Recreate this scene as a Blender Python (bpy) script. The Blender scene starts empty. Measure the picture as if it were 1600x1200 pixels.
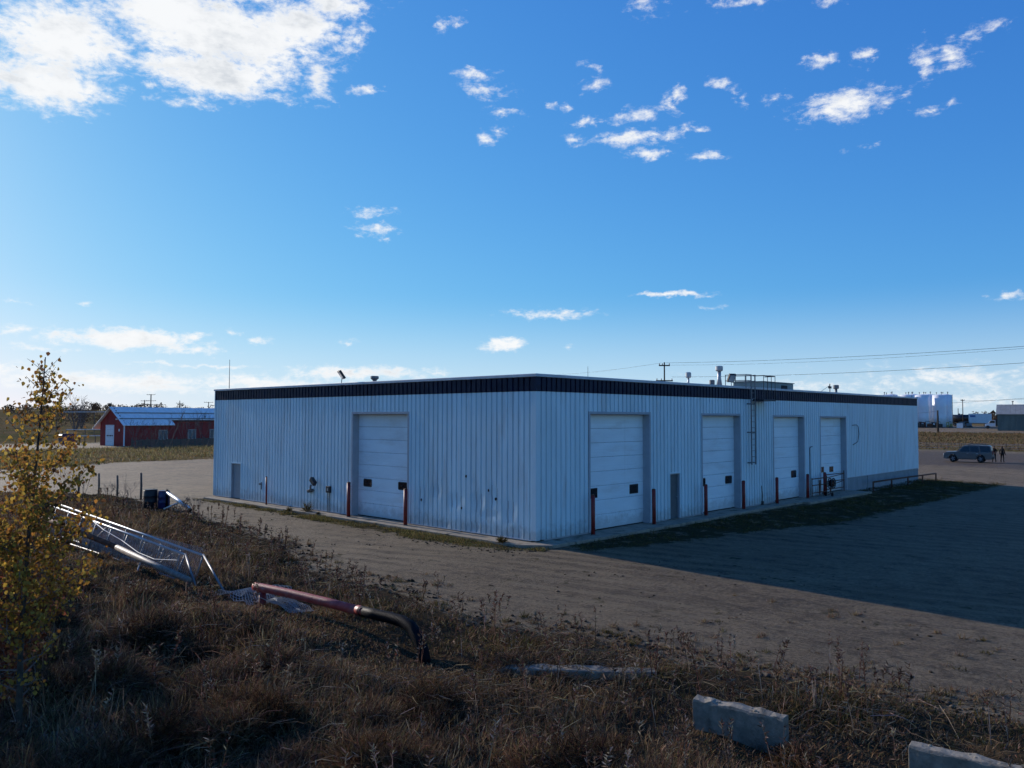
import bpy, math, random
import numpy as np
from mathutils import Vector, Matrix
R = math.radians
random.seed(7); rng = np.random.default_rng(11)
scn = bpy.context.scene
COL = scn.collection

# ------------------------------------------------------------------ camera
cam_d = bpy.data.cameras.new('camera'); cam = bpy.data.objects.new('camera', cam_d); COL.objects.link(cam)
CAM = Vector((-22.537, -20.088, 4.632)); YAW, PITCH, ROLL = R(43.415), R(2.428), R(0.125)
fw = Vector((math.cos(PITCH)*math.cos(YAW), math.cos(PITCH)*math.sin(YAW), math.sin(PITCH)))
rt = Vector((math.sin(YAW), -math.cos(YAW), 0)); up = rt.cross(fw)
rt2 = rt*math.cos(ROLL)+up*math.sin(ROLL); up2 = up*math.cos(ROLL)-rt*math.sin(ROLL)
cam.matrix_world = Matrix(((rt2.x, up2.x, -fw.x, CAM.x), (rt2.y, up2.y, -fw.y, CAM.y), (rt2.z, up2.z, -fw.z, CAM.z), (0, 0, 0, 1)))
cam_d.sensor_fit = 'HORIZONTAL'; cam_d.sensor_width = 36.0; cam_d.lens = 36.0*1249.1/1600.0
cam_d.clip_start = 0.1; cam_d.clip_end = 12000
scn.camera = cam
# ------------------------------------------------------------------ look
scn.view_settings.view_transform = 'Standard'; scn.view_settings.look = 'None'
scn.view_settings.exposure = EXPO = 0.0; scn.view_settings.gamma = 1.0
scn.view_settings.use_curve_mapping = False
scn.cycles.use_denoising = True
try: scn.cycles.denoiser = 'OPENIMAGEDENOISE'
except Exception: pass
scn.cycles.use_adaptive_sampling = True; scn.cycles.adaptive_threshold = 0.02; scn.cycles.adaptive_min_samples = 12
scn.cycles.max_bounces = 5; scn.cycles.diffuse_bounces = 3; scn.cycles.glossy_bounces = 2; scn.cycles.transmission_bounces = 4; scn.cycles.transparent_max_bounces = 6
# ------------------------------------------------------------------ sun + sky
SUN_EL, SUN_AZ = R(18.0), R(90.8)          # azimuth measured from +X towards +Y: the sun stands beyond the yard on the left
sl = bpy.data.lights.new('sun', 'SUN'); sl.energy = 5.0; sl.angle = R(0.5); sl.color = (1.0, 0.91, 0.82)
so = bpy.data.objects.new('sun', sl); COL.objects.link(so); so.location = (0, 60, 40)
sd = Vector((math.cos(SUN_EL)*math.cos(SUN_AZ), math.cos(SUN_EL)*math.sin(SUN_AZ), math.sin(SUN_EL)))
so.rotation_euler = sd.to_track_quat('Z', 'Y').to_euler()
W = bpy.data.worlds.new('World'); scn.world = W; W.use_nodes = True
wn = W.node_tree.nodes; wl = W.node_tree.links
for n in list(wn): wn.remove(n)
CL = [(1.1107, 0.4286, 0.1558, 0.0527, 1.625), (1.1242, 0.3874, 0.1136, 0.0315, 1.625), (1.022, 0.4494, 0.0623, 0.0372, 1.43), (0.9839, 0.4759, 0.0515, 0.0312, 1.3), (1.2776, 0.3964, 0.0991, 0.0559, 1.43), (1.3006, 0.3483, 0.0883, 0.0344, 1.43), (1.0311, 0.4133, 0.0242, 0.0371, 0.817), (0.9992, 0.4002, 0.0244, 0.0374, 0.817), (0.9853, 0.4531, 0.021, 0.03, 0.774), (0.9581, 0.4422, 0.0211, 0.0302, 0.774), (1.1674, 0.442, 0.1051, 0.0442, 1.56), (1.3866, 0.3716, 0.0741, 0.0717, 1.43), (1.1477, 0.4945, 0.2352, 0.0446, 1.56), (1.1551, 0.3531, 0.0438, 0.0074, 0.688), (1.0509, 0.3726, 0.0395, 0.0107, 0.688), (0.9436, 0.3887, 0.0335, 0.0071, 0.602), (0.8034, 0.4102, 0.0314, 0.0096, 0.688), (0.7952, 0.3949, 0.0347, 0.0128, 0.731), (0.7947, 0.3419, 0.0147, 0.0096, 0.688), (0.7741, 0.3507, 0.0148, 0.0096, 0.688), (0.7666, 0.3689, 0.0292, 0.0064, 0.602), (0.7095, 0.3783, 0.0107, 0.0077, 0.645), (0.6938, 0.3744, 0.0106, 0.0077, 0.645), (0.6547, 0.4005, 0.031, 0.0104, 0.731), (0.6514, 0.4178, 0.0225, 0.0056, 0.559), (0.6596, 0.3574, 0.0271, 0.0088, 0.731), (0.5973, 0.362, 0.0459, 0.0142, 0.774), (0.6093, 0.3375, 0.0706, 0.0119, 0.731), (0.6774, 0.3383, 0.0219, 0.0088, 0.731), (0.588, 0.319, 0.0361, 0.0095, 0.731), (0.5621, 0.3747, 0.0092, 0.0104, 0.688), (0.5505, 0.3812, 0.0092, 0.0103, 0.688), (0.5158, 0.3125, 0.0254, 0.0078, 0.645), (0.5446, 0.3412, 0.0111, 0.0075, 0.559), (0.5281, 0.3441, 0.011, 0.0075, 0.559), (0.5036, 0.3911, 0.0211, 0.0078, 0.516), (0.4796, 0.3787, 0.0079, 0.012, 0.559), (0.4704, 0.3707, 0.0079, 0.012, 0.559), (0.3569, 0.3528, 0.0639, 0.0199, 1), (0.3819, 0.402, 0.0242, 0.0097, 0.731), (0.3403, 0.3978, 0.0204, 0.0103, 0.731), (0.2742, 0.3821, 0.0177, 0.0239, 0.817), (0.2491, 0.3864, 0.0173, 0.0236, 0.817), (0.2333, 0.3933, 0.0203, 0.0109, 0.602), (0.2064, 0.4018, 0.0198, 0.0107, 0.602), (0.2701, 0.3339, 0.0149, 0.006, 0.43), (0.2487, 0.3383, 0.0145, 0.0059, 0.43), (0.3385, 0.3044, 0.0197, 0.0051, 0.43), (0.4724, 0.4725, 0.0581, 0.0092, 0.731), (0.3775, 0.4601, 0.0279, 0.0075, 0.731), (0.848, 0.4626, 0.0132, 0.0096, 0.516), (0.8292, 0.4674, 0.0133, 0.0096, 0.516), (0.5847, 0.4791, 0.0298, 0.0126, 0.602), (0.4365, 0.3673, 0.0232, 0.0076, 0.43), (0.5671, 0.1517, 0.0609, 0.0047, 1), (0.7137, 0.1294, 0.0629, 0.0088, 0.817), (0.7699, 0.0927, 0.0354, 0.012, 1.1), (0.6897, 0.0879, 0.0112, 0.0048, 0.688), (0.9421, 0.2507, 0.032, 0.0094, 0.645), (0.9302, 0.2308, 0.0447, 0.0118, 0.774), (0.9182, 0.2183, 0.0144, 0.004, 0.559), (0.5173, 0.134, 0.0198, 0.0047, 0.473), (0.5172, 0.1494, 0.0229, 0.0031, 0.43), (0.1972, 0.1305, 0.0232, 0.0075, 0.774), (1.2069, 0.0877, 0.111, 0.0159, 1.3), (1.1326, 0.0789, 0.0418, 0.0075, 0.774), (1.1398, 0.0927, 0.0305, 0.0082, 0.817), (1.3178, 0.0945, 0.0255, 0.0068, 0.774), (1.2493, 0.1259, 0.0138, 0.0042, 0.602), (1.3184, 0.1208, 0.0209, 0.0041, 0.602), (1.0665, 0.0923, 0.0175, 0.0069, 0.774), (0.9598, 0.0905, 0.0139, 0.0055, 0.688), (1.0963, 0.1004, 0.0143, 0.0045, 0.602), (1.2189, 0.0399, 0.1929, 0.0172, 1), (0.9479, 0.0546, 0.1315, 0.0118, 1.05), (1.0533, 0.0414, 0.1394, 0.0153, 0.97), (1.3615, 0.0501, 0.087, 0.0145, 1.1), (1.1183, 0.0606, 0.1054, 0.003, 0.688), (1.2052, 0.0048, 0.3253, 0.0115, 0.97), (1.2938, 0.0732, 0.0535, 0.0055, 0.602), (0.2464, 0.0436, 0.183, 0.0182, 0.5332), (0.4117, 0.0406, 0.1418, 0.0151, 0.43), (0.2591, 0.0207, 0.1606, 0.0127, 0.516)]
def N(tree, t, **kw):
    n = tree.nodes.new(t)
    for k, v in kw.items():
        if k == 'ins':
            for a, b in v.items():
                n.inputs[a].default_value = b
        else: setattr(n, k, v)
    return n
def mth(tree, op, a, b=None, c=None, clamp=False):
    n = tree.nodes.new('ShaderNodeMath'); n.operation = op; n.use_clamp = clamp
    for i, v in enumerate((a, b, c)):
        if v is None: continue
        if isinstance(v, (int, float)): n.inputs[i].default_value = v
        else: tree.links.new(v, n.inputs[i])
    return n.outputs[0]
def maprange(tree, v, a, b, c=0.0, d=1.0, smooth=True):
    n = tree.nodes.new('ShaderNodeMapRange'); n.interpolation_type = 'SMOOTHSTEP' if smooth else 'LINEAR'
    tree.links.new(v, n.inputs[0])
    for i, q in enumerate((a, b, c, d)): n.inputs[i+1].default_value = q
    return n.outputs[0]
def mixc(tree, f, a, b, blend='MIX'):
    n = tree.nodes.new('ShaderNodeMix'); n.data_type = 'RGBA'; n.blend_type = blend
    if isinstance(f, (int, float)): n.inputs[0].default_value = f
    else: tree.links.new(f, n.inputs[0])
    for i, v in ((6, a), (7, b)):
        if isinstance(v, (tuple, list)): n.inputs[i].default_value = tuple(v)+((1,) if len(v) == 3 else ())
        else: tree.links.new(v, n.inputs[i])
    return n.outputs[2]
def noise(tree, vec, scale, detail=4, rough=0.55, dist=0.0):
    n = tree.nodes.new('ShaderNodeTexNoise'); n.inputs['Scale'].default_value = scale
    n.inputs['Detail'].default_value = detail; n.inputs['Roughness'].default_value = rough; n.inputs['Distortion'].default_value = dist
    if vec is not None: tree.links.new(vec, n.inputs['Vector'])
    return n.outputs['Fac']
def world_build():
    t = W.node_tree
    tc = N(t, 'ShaderNodeTexCoord')
    sky = N(t, 'ShaderNodeTexSky', sky_type='NISHITA', sun_disc=False, sun_elevation=SUN_EL, sun_rotation=R(90)-SUN_AZ,
            altitude=700, air_density=1.0, dust_density=SKYD, ozone_density=2.5)
    sep = N(t, 'ShaderNodeSeparateXYZ'); wl.new(tc.outputs['Generated'], sep.inputs[0])
    az = mth(t, 'ARCTAN2', sep.outputs[1], sep.outputs[0]); el = mth(t, 'ARCSINE', sep.outputs[2])
    cmb = N(t, 'ShaderNodeCombineXYZ'); wl.new(az, cmb.inputs[0]); wl.new(el, cmb.inputs[1])
    V = cmb.outputs[0]
    # warp the lookup so that the cloud outlines are ragged
    wrp = N(t, 'ShaderNodeTexNoise', ins={'Scale': 34.0, 'Detail': 5.0, 'Roughness': 0.6}); wl.new(V, wrp.inputs['Vector'])
    wsub = N(t, 'ShaderNodeVectorMath', operation='SUBTRACT'); wl.new(wrp.outputs['Color'], wsub.inputs[0]); wsub.inputs[1].default_value = (.5, .5, .5)
    wsc = N(t, 'ShaderNodeVectorMath', operation='MULTIPLY'); wl.new(wsub.outputs[0], wsc.inputs[0]); wsc.inputs[1].default_value = (.040, .020, 0)
    wad = N(t, 'ShaderNodeVectorMath', operation='ADD'); wl.new(V, wad.inputs[0]); wl.new(wsc.outputs[0], wad.inputs[1])
    VW = wad.outputs[0]
    B = None
    for (a, e, ra, re, s) in CL:
        m = N(t, 'ShaderNodeVectorMath', operation='MULTIPLY_ADD'); wl.new(VW, m.inputs[0])
        m.inputs[1].default_value = (1/ra, 1/re, 0); m.inputs[2].default_value = (-a/ra, -e/re, 0)
        L = N(t, 'ShaderNodeVectorMath', operation='LENGTH'); wl.new(m.outputs[0], L.inputs[0])
        b = mth(t, 'MULTIPLY_ADD', L.outputs['Value'], -1.0*s, s)
        B = b if B is None else mth(t, 'MAXIMUM', B, b)
    st = N(t, 'ShaderNodeVectorMath', operation='MULTIPLY'); wl.new(V, st.inputs[0]); st.inputs[1].default_value = (1.0, 1.9, 1.0)
    n1 = noise(t, st.outputs[0], 26.0, 10, 0.66, 0.5)
    n2 = noise(t, st.outputs[0], 90.0, 6, 0.6)
    nn = mth(t, 'ADD', mth(t, 'MULTIPLY', mth(t, 'SUBTRACT', n1, 0.5), 2.1), mth(t, 'MULTIPLY', mth(t, 'SUBTRACT', n2, 0.5), 1.3))
    B2 = mth(t, 'MAXIMUM', B, -1.2)
    D = mth(t, 'ADD', B2, mth(t, 'MULTIPLY', nn, 0.95))
    dens = maprange(t, D, 0.02, 1.0)
    dens = mth(t, 'POWER', dens, 1.15)
    # cloud body: bright, a little grey where it is thick
    thick = maprange(t, D, 0.45, 1.5)
    n3 = noise(t, st.outputs[0], 14.0, 6, 0.6)
    sh = mth(t, 'MULTIPLY', thick, maprange(t, n3, 0.42, 0.68))
    cl = mixc(t, sh, (CLW*1.0, CLW*1.01, CLW*1.02), (CLW*.66, CLW*.70, CLW*.75))
    # the camera's response to the sky: each channel rolls off softly
    ss = N(t, 'ShaderNodeSeparateColor'); wl.new(sky.outputs[0], ss.inputs[0]); sc_ = N(t, 'ShaderNodeCombineColor')
    for k, (ga, gb) in enumerate(SKYC):
        wl.new(mth(t, 'MULTIPLY_ADD', ss.outputs[k], SKYL[k], mth(t, 'DIVIDE', mth(t, 'MULTIPLY', ss.outputs[k], ga), mth(t, 'MULTIPLY_ADD', ss.outputs[k], gb*SKYSTR, 1.0))), sc_.inputs[k])
    # thin bright veil towards the horizon
    veil = maprange(t, el, 0.0, 0.16, VEIL, 0.0)
    base = mixc(t, veil, sc_.outputs[0], (CLW*.80, CLW*.92, CLW*1.0))
    out = mixc(t, mth(t, 'MULTIPLY', dens, 0.97), base, cl)
    bg = N(t, 'ShaderNodeBackground', ins={'Strength': SKYSTR}); wl.new(out, bg.inputs[0])
    wo = N(t, 'ShaderNodeOutputWorld'); wl.new(bg.outputs[0], wo.inputs[0])
SKYD, SKYSTR, CLW, VEIL = 0.6, 0.06, 16.0, 0.55
SKYC = [(0.80, 0.0), (2.42, 1.95), (7.6, 6.8)]; SKYL = [.03, .08, .09]
world_build()
try: W.cycles.sampling_method = 'MANUAL'; W.cycles.sample_map_resolution = 512
except Exception: pass

# ------------------------------------------------------------------ helpers
def tag(o, label=None, cat=None, group=None, kind=None):
    if label: o['label'] = label
    if cat: o['category'] = cat
    if group: o['group'] = group
    if kind: o['kind'] = kind
    return o
def thing(name, label, cat, loc=(0, 0, 0), rz=0.0, group=None):
    o = bpy.data.objects.new(name, None); COL.objects.link(o); o.location = loc; o.rotation_euler = (0, 0, rz)
    o.empty_display_size = 0.2
    return tag(o, label, cat, group)
class MB:
    def __init__(s): s.v = []; s.f = []
    def add(s, vs, fs):
        b = len(s.v); s.v += [tuple(p) for p in vs]; s.f += [tuple(i+b for i in q) for q in fs]; return s
    def box(s, x0, x1, y0, y1, z0, z1):
        vs = [(x0, y0, z0), (x1, y0, z0), (x1, y1, z0), (x0, y1, z0), (x0, y0, z1), (x1, y0, z1), (x1, y1, z1), (x0, y1, z1)]
        return s.add(vs, [(0, 3, 2, 1), (4, 5, 6, 7), (0, 1, 5, 4), (1, 2, 6, 5), (2, 3, 7, 6), (3, 0, 4, 7)])
    def obox(s, c, ax, ay, az):      # oriented box: centre and three half-axis vectors
        c, ax, ay, az = map(Vector, (c, ax, ay, az)); vs = []
        for k in (-1, 1):
            for (i, j) in ((-1, -1), (1, -1), (1, 1), (-1, 1)): vs.append(c+ax*i+ay*j+az*k)
        return s.add(vs, [(0, 3, 2, 1), (4, 5, 6, 7), (0, 1, 5, 4), (1, 2, 6, 5), (2, 3, 7, 6), (3, 0, 4, 7)])
    def path(s, pts, rad, n=8, cap=True):
        pts = [Vector(p) for p in pts]; m = len(pts)
        rads = rad if isinstance(rad, (list, tuple)) else [rad]*m
        t0 = (pts[1]-pts[0]).normalized(); a = Vector((0, 0, 1)) if abs(t0.z) < .9 else Vector((1, 0, 0))
        u = t0.cross(a).normalized(); vs = []
        for i, p in enumerate(pts):
            t = (pts[min(i+1, m-1)]-pts[max(i-1, 0)]).normalized()
            u = (u-t*u.dot(t)).normalized(); w = t.cross(u)
            for k in range(n):
                an = 2*math.pi*k/n; vs.append(p+(u*math.cos(an)+w*math.sin(an))*rads[i])
        fs = [(i*n+k, i*n+(k+1) % n, (i+1)*n+(k+1) % n, (i+1)*n+k) for i in range(m-1) for k in range(n)]
        if cap: fs += [tuple(range(n-1, -1, -1)), tuple(range((m-1)*n, m*n))]
        return s.add(vs, fs)
    def tube(s, p, q, r, n=8, r1=None): return s.path([p, q], [r, r if r1 is None else r1], n)
    def lathe(s, c, prof, n=16):     # profile of (radius, z)
        vs = []; m = len(prof)
        for (r, z) in prof:
            for k in range(n):
                an = 2*math.pi*k/n; vs.append((c[0]+r*math.cos(an), c[1]+r*math.sin(an), c[2]+z))
        fs = [(i*n+k, i*n+(k+1) % n, (i+1)*n+(k+1) % n, (i+1)*n+k) for i in range(m-1) for k in range(n)]
        fs += [tuple(range(n-1, -1, -1)), tuple(range((m-1)*n, m*n))]
        return s.add(vs, fs)
    def prism(s, poly, fn, d0, d1):  # 2D polygon extruded; fn(a, b, d) -> 3D
        n = len(poly); vs = [fn(a, b, d0) for a, b in poly]+[fn(a, b, d1) for a, b in poly]
        fs = [tuple(range(n-1, -1, -1)), tuple(range(n, 2*n))]+[(i, (i+1) % n, n+(i+1) % n, n+i) for i in range(n)]
        return s.add(vs, fs)
    def mesh(s, name, mat, smooth=False):
        me = bpy.data.meshes.new(name); me.from_pydata(s.v, [], s.f); me.update()
        if mat: me.materials.append(mat)
        if smooth: me.polygons.foreach_set('use_smooth', [True]*len(me.polygons))
        return me
    def build(s, name, mat, parent=None, smooth=False, label=None, bevel=0.0):
        o = bpy.data.objects.new(name, s.mesh(name, mat, smooth)); COL.objects.link(o)
        if parent: o.parent = parent
        if label: o['label'] = label
        if bevel:
            b = o.modifiers.new('bevel', 'BEVEL'); b.width = bevel; b.segments = 2; b.limit_method = 'ANGLE'; b.angle_limit = R(40)
        return o
def inst(src, parent=None, loc=None, rot=None, name=None):
    o = src.copy(); COL.objects.link(o)
    if parent is not None: o.parent = parent
    if loc is not None: o.location = loc
    if rot is not None: o.rotation_euler = rot
    return o
def copy_tree(src, loc, rz=0.0, label=None):
    r = src.copy(); COL.objects.link(r); r.location = loc; r.rotation_euler = (0, 0, rz)
    if label: r['label'] = label
    def rec(a, b):
        for ch in a.children:
            c = ch.copy(); COL.objects.link(c); c.parent = b; rec(ch, c)
    rec(src, r)
    return r

# ------------------------------------------------------------------ materials
def mat(name, col, rough=0.7, metal=0.0, spec=0.4, var=0.12, vscale=3.0, bump=0.0, bscale=40.0, dirt=None, dscale=1.2, damt=0.5, rnd=0.0, stretch=None, dlo=0.5, dhi=0.7):
    m = bpy.data.materials.new(name); m.use_nodes = True; t = m.node_tree
    b = t.nodes['Principled BSDF']; b.inputs['Roughness'].default_value = rough; b.inputs['Metallic'].default_value = metal
    b.inputs['Specular IOR Level'].default_value = spec
    tc = N(t, 'ShaderNodeTexCoord'); vec = tc.outputs['Object']
    if stretch:
        mp = N(t, 'ShaderNodeMapping'); t.links.new(vec, mp.inputs[0]); mp.inputs['Scale'].default_value = stretch; vec2 = mp.outputs[0]
    else: vec2 = vec
    n = noise(t, vec2, vscale, 5, 0.6)
    lo = tuple(c*(1-var) for c in col); hi = tuple(min(1, c*(1+var)) for c in col)
    c = mixc(t, maprange(t, n, 0.3, 0.7), lo, hi)
    if rnd:
        oi = N(t, 'ShaderNodeObjectInfo')
        c = mixc(t, 1.0, c, mixc(t, oi.outputs['Random'], (1-rnd,)*3, (1, 1, 1)), 'MULTIPLY')
    if dirt:
        n2 = noise(t, vec2, dscale, 7, 0.65)
        c = mixc(t, mth(t, 'MULTIPLY', maprange(t, n2, dlo, dhi), damt), c, dirt)
    t.links.new(c, b.inputs['Base Color'])
    if bump:
        nb = noise(t, vec, bscale, 5, 0.6); bp = N(t, 'ShaderNodeBump', ins={'Strength': bump, 'Distance': 0.02}); t.links.new(nb, bp.inputs['Height']); t.links.new(bp.outputs[0], b.inputs['Normal'])
    return m
M = {}
M['clad'] = mat('white_cladding', (.62, .77, .81), .45, 0, .45, .05, 1.0, 0, 40, (.42, .40, .37), 0.9, .35, .10, (2.2, 2.2, .35))
M['navy'] = mat('navy_cladding', (.012, .018, .042), .55, 0, .2, .15, 2.0, rnd=.2)
M['coping'] = mat('coping_metal', (.46, .49, .52), .4, .0, .5, .08, 1.5)
M['door'] = mat('door_paint', (.78, .86, .88), .5, 0, .4, .04, 1.0, 0, 40, (.50, .47, .42), .8, .30, .04, (.5, .5, 2.0))
M['jamb'] = mat('jamb_metal', (.36, .39, .42), .55, 0, .4, .06)
M['dark'] = mat('dark_gap', (.02, .02, .022), .8)
M['glassdark'] = mat('dark_window', (.012, .014, .018), .12, 0, .6, .05)
M['steeldoor'] = mat('steel_door', (.26, .29, .31), .5, 0, .4, .06)
M['manb'] = mat('dark_steel_door', (.08, .10, .11), .5, 0, .4, .1)
M['concrete'] = mat('concrete', (.22, .195, .155), .9, 0, .15, .25, 4.5, .6, 22, (.075, .066, .05), 3.0, .85)
M['found'] = mat('foundation_concrete', (.28, .30, .31), .9, 0, .2, .10, 1.5, .2, 25, (.22, .23, .22), .8, .5)
M['slab'] = mat('apron_concrete', (.29, .245, .185), .9, 0, .15, .2, 2.0, .4, 18, (.085, .068, .042), 1.4, .75)
M['red'] = mat('red_paint', (.20, .016, .012), .5, 0, .45, .2, 4.0, .15, 30, (.09, .04, .025), 3.0, .6)
M['redfade'] = mat('faded_red_paint', (.36, .055, .045), .5, 0, .4, .22, 5.0, .2, 25, (.30, .17, .15), 4.0, .6)
M['rust'] = mat('rusty_steel', (.13, .055, .032), .85, 0, .3, .35, 6.0, .4, 40, (.04, .025, .02), 4.0, .7)
M['blackpipe'] = mat('black_pipe', (.007, .007, .009), .55, 0, .05, .3, 5.0, .25, 40, (.016, .014, .013), 5.0, .4)
M['galv'] = mat('galvanised', (.38, .40, .42), .42, .4, .5, .12, 8.0)
M['wire'] = mat('wire_mesh', (.34, .36, .38), .4, .4, .5, .15, 8.0)
M['whitepipe'] = mat('white_pipe', (.70, .70, .68), .4, 0, .5, .08, 3.0)
M['steel'] = mat('grey_steel', (.16, .17, .18), .5, .3, .5, .15, 6.0)
M['blacksteel'] = mat('dark_steel', (.03, .032, .036), .5, .2, .5, .15, 6.0)
M['bleach'] = mat('bleached_pipe', (.21, .18, .155), .6, 0, .3, .3, 7, .2, 30, (.12, .07, .045), 5, .6)
M['roof'] = mat('roof_membrane', (.24, .24, .24), .9, 0, .2, .15, 1.0)

def splash(m):      # mud thrown up along the foot of the sheeting, and thin runs below the band
    t = m.node_tree; b = t.nodes['Principled BSDF']; src = b.inputs['Base Color'].links[0].from_socket
    geo = N(t, 'ShaderNodeNewGeometry'); sp = N(t, 'ShaderNodeSeparateXYZ'); t.links.new(geo.outputs['Position'], sp.inputs[0])
    n = noise(t, geo.outputs['Position'], 3.2, 7, .7)
    f = maprange(t, mth(t, 'ADD', sp.outputs[2], mth(t, 'MULTIPLY', n, -1.3)), -.55, .05, 1.0, 0.0)
    mp = N(t, 'ShaderNodeMapping'); t.links.new(geo.outputs['Position'], mp.inputs[0]); mp.inputs['Scale'].default_value = (5, 5, .16)
    r = maprange(t, noise(t, mp.outputs[0], 1.0, 5, .6), .60, .72)
    c = mixc(t, mth(t, 'MULTIPLY', r, .10), src, (.36, .30, .24)); c = mixc(t, mth(t, 'MULTIPLY', f, .38), c, (.17, .135, .10))
    t.links.new(c, b.inputs['Base Color'])
splash(M['clad']); splash(M['door'])
# ------------------------------------------------------------------ terrain
def sst(v, a, b):
    t = np.clip((v-a)/(b-a), 0, 1); return t*t*(3-2*t)
class VN:       # small value-noise table for terrain relief
    def __init__(s, seed): s.t = np.random.default_rng(seed).random((64, 64))
    def __call__(s, x, y):
        x = np.asarray(x, float); y = np.asarray(y, float)
        xi = np.floor(x).astype(int); yi = np.floor(y).astype(int); fx = x-xi; fy = y-yi
        fx = fx*fx*(3-2*fx); fy = fy*fy*(3-2*fy); t = s.t
        a = t[xi % 64, yi % 64]; b = t[(xi+1) % 64, yi % 64]; c = t[xi % 64, (yi+1) % 64]; d = t[(xi+1) % 64, (yi+1) % 64]
        return (a*(1-fx)+b*fx)*(1-fy)+(c*(1-fx)+d*fx)*fy-0.5
vn1, vn2, vn3 = VN(1), VN(2), VN(3)
VEG = [(-90, 60), (-14, 60), (-7, 36), (-4.6, 31.5), (-3.9, 27), (-4.5, 22), (-4.9, 18.5), (-5.6, 12.5), (-6.6, 7.5), (-7.1, 5.53), (-8.61, 1.88), (-8.71, -.94), (-8.52, -3.02), (-9.3, -5.44), (-8.97, -7.27), (-8.3, -8.45), (-8.2, -10.03), (-8.1, -11.46), (-7.8, -12.67), (-7.75, -13.87), (-7.5, -14.92), (-7.3, -15.91), (-7.1, -16.84), (-6.6, -20), (-5, -40), (-90, -40)]
FARG = [(-90, 58), (5, 64), (11, 67.6), (21, 67.6), (60, 71), (60, 109), (22, 107), (-90, 105)]
LAWNL = [(-.95, 25.0), (-.95, 19.1), (-.8, 14.5), (-.72, 10), (-.75, 6.8), (-.8, 3.3), (-.7, .2), (-.2, -.75), (-.8, -.95), (-1.6, -.2), (-1.9, 1.9), (-2.1, 4.5), (-1.9, 8), (-1.8, 11.5), (-1.6, 16.5), (-1.3, 22.7), (-1.2, 25.5)]
LAWNR = [(.9, -.95), (3.7, -.95), (9, -1.0), (16.8, -1.1), (24, -1.6), (29, -1.6), (31, -.2), (45, 0.2), (46.5, -1.2), (46.5, -5.6), (34, -5.6), (21.8, -5.6), (13.9, -5.3), (10, -4.1), (5.7, -3.5), (2.2, -2.7), (.3, -2.0)]
def inpoly(poly, x, y):
    x = np.asarray(x, float); y = np.asarray(y, float); r = np.zeros(x.shape, bool); n = len(poly); j = n-1
    for i in range(n):
        xi, yi = poly[i]; xj, yj = poly[j]
        c = ((yi > y) != (yj > y)) & (x < (xj-xi)*(y-yi)/((yj-yi) if yj != yi else 1e-9)+xi); r ^= c; j = i
    return r
def pdist(poly, x, y):
    d = np.full(np.shape(x), 1e9); n = len(poly)
    for i in range(n):
        ax, ay = poly[i]; bx, by = poly[(i+1) % n]; ux, uy = bx-ax, by-ay; l2 = ux*ux+uy*uy+1e-12
        t = np.clip(((x-ax)*ux+(y-ay)*uy)/l2, 0, 1); d = np.minimum(d, np.hypot(x-ax-t*ux, y-ay-t*uy))
    return d
def smask(poly, x, y, w):
    x = np.asarray(x, float); y = np.asarray(y, float)
    d = pdist(poly, x, y); s = np.where(inpoly(poly, x, y), d, -d); return sst(s, -w, w)
def hgt(x, y):
    x = np.asarray(x, float); y = np.asarray(y, float)
    h = -0.12-0.02*np.clip(-y, 0, 30)
    wr = 1-sst(y, 80, 170)
    hr = np.interp(x, [60, 112, 126, 150, 200, 236, 300, 3000], [0, -.05, .35, 1.35, 1.75, 2.3, 2.5, 3.0])
    hl = np.interp(y, [128, 170, 250, 350, 500, 3000], [0, .9, 4.0, 7.4, 7.6, 8.0])
    h = h+hr*wr+hl*sst(y, 128, 180)
    v = smask(VEG, x, y, 1.2)*(np.abs(x)+np.abs(y) < 160)
    h = h+v*(0.34*vn1(x*.45+3, y*.45)+0.2*vn2(x*1.1, y*1.1)+0.07)
    h = h+0.03*vn3(x*.6, y*.6)*(1-sst(np.maximum(-x, -y), 100, 200)) * (1-sst(np.abs(x-20)+np.abs(y-12), 10, 12) * 0)
    far = sst(np.hypot(x, y), 120, 400)
    return h+far*1.2*vn1(x*.012, y*.012)
def gz(x, y): return float(hgt(np.array([x]), np.array([y]))[0])
def lines(lo, hi, step, far):
    a = list(np.arange(lo, hi+1e-6, step)); s = step; v = hi
    while v < far: s *= 1.16; v += s; a.append(v)
    s = step; v = lo; b = []
    while v > -far: s *= 1.16; v -= s; b.append(v)
    return np.array(b[::-1]+a)
gx = lines(-24, 30, .3, 5000); gy = lines(-24, 30, .3, 5000)
XX, YY = np.meshgrid(gx, gy, indexing='ij'); ZZ = hgt(XX, YY)
# cut the ground down beneath the building and its apron
ins = (XX > -.6) & (XX < 44.5) & (YY > -.6) & (YY < 25.2)
ZZ = np.where(ins, ZZ-.25, ZZ)
nx, ny = XX.shape
me = bpy.data.meshes.new('ground'); vs = np.stack([XX, YY, ZZ], -1).reshape(-1, 3)
ii, jj = np.meshgrid(np.arange(nx-1), np.arange(ny-1), indexing='ij'); a = (ii*ny+jj).ravel()
fs = np.stack([a, a+ny, a+ny+1, a+1], -1)
me.vertices.add(len(vs)); me.vertices.foreach_set('co', vs.ravel())
me.loops.add(fs.size); me.loops.foreach_set('vertex_index', fs.ravel().astype(np.int32))
me.polygons.add(len(fs)); me.polygons.foreach_set('loop_start', np.arange(0, fs.size, 4, dtype=np.int32)); me.polygons.foreach_set('loop_total', np.full(len(fs), 4, np.int32))
me.update(); me.polygons.foreach_set('use_smooth', np.ones(len(fs), bool))
fx, fy = vs[:, 0], vs[:, 1]
zr = smask(VEG, fx, fy, .5)
zr = np.maximum(zr, smask(FARG, fx, fy, 1.0))
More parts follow.
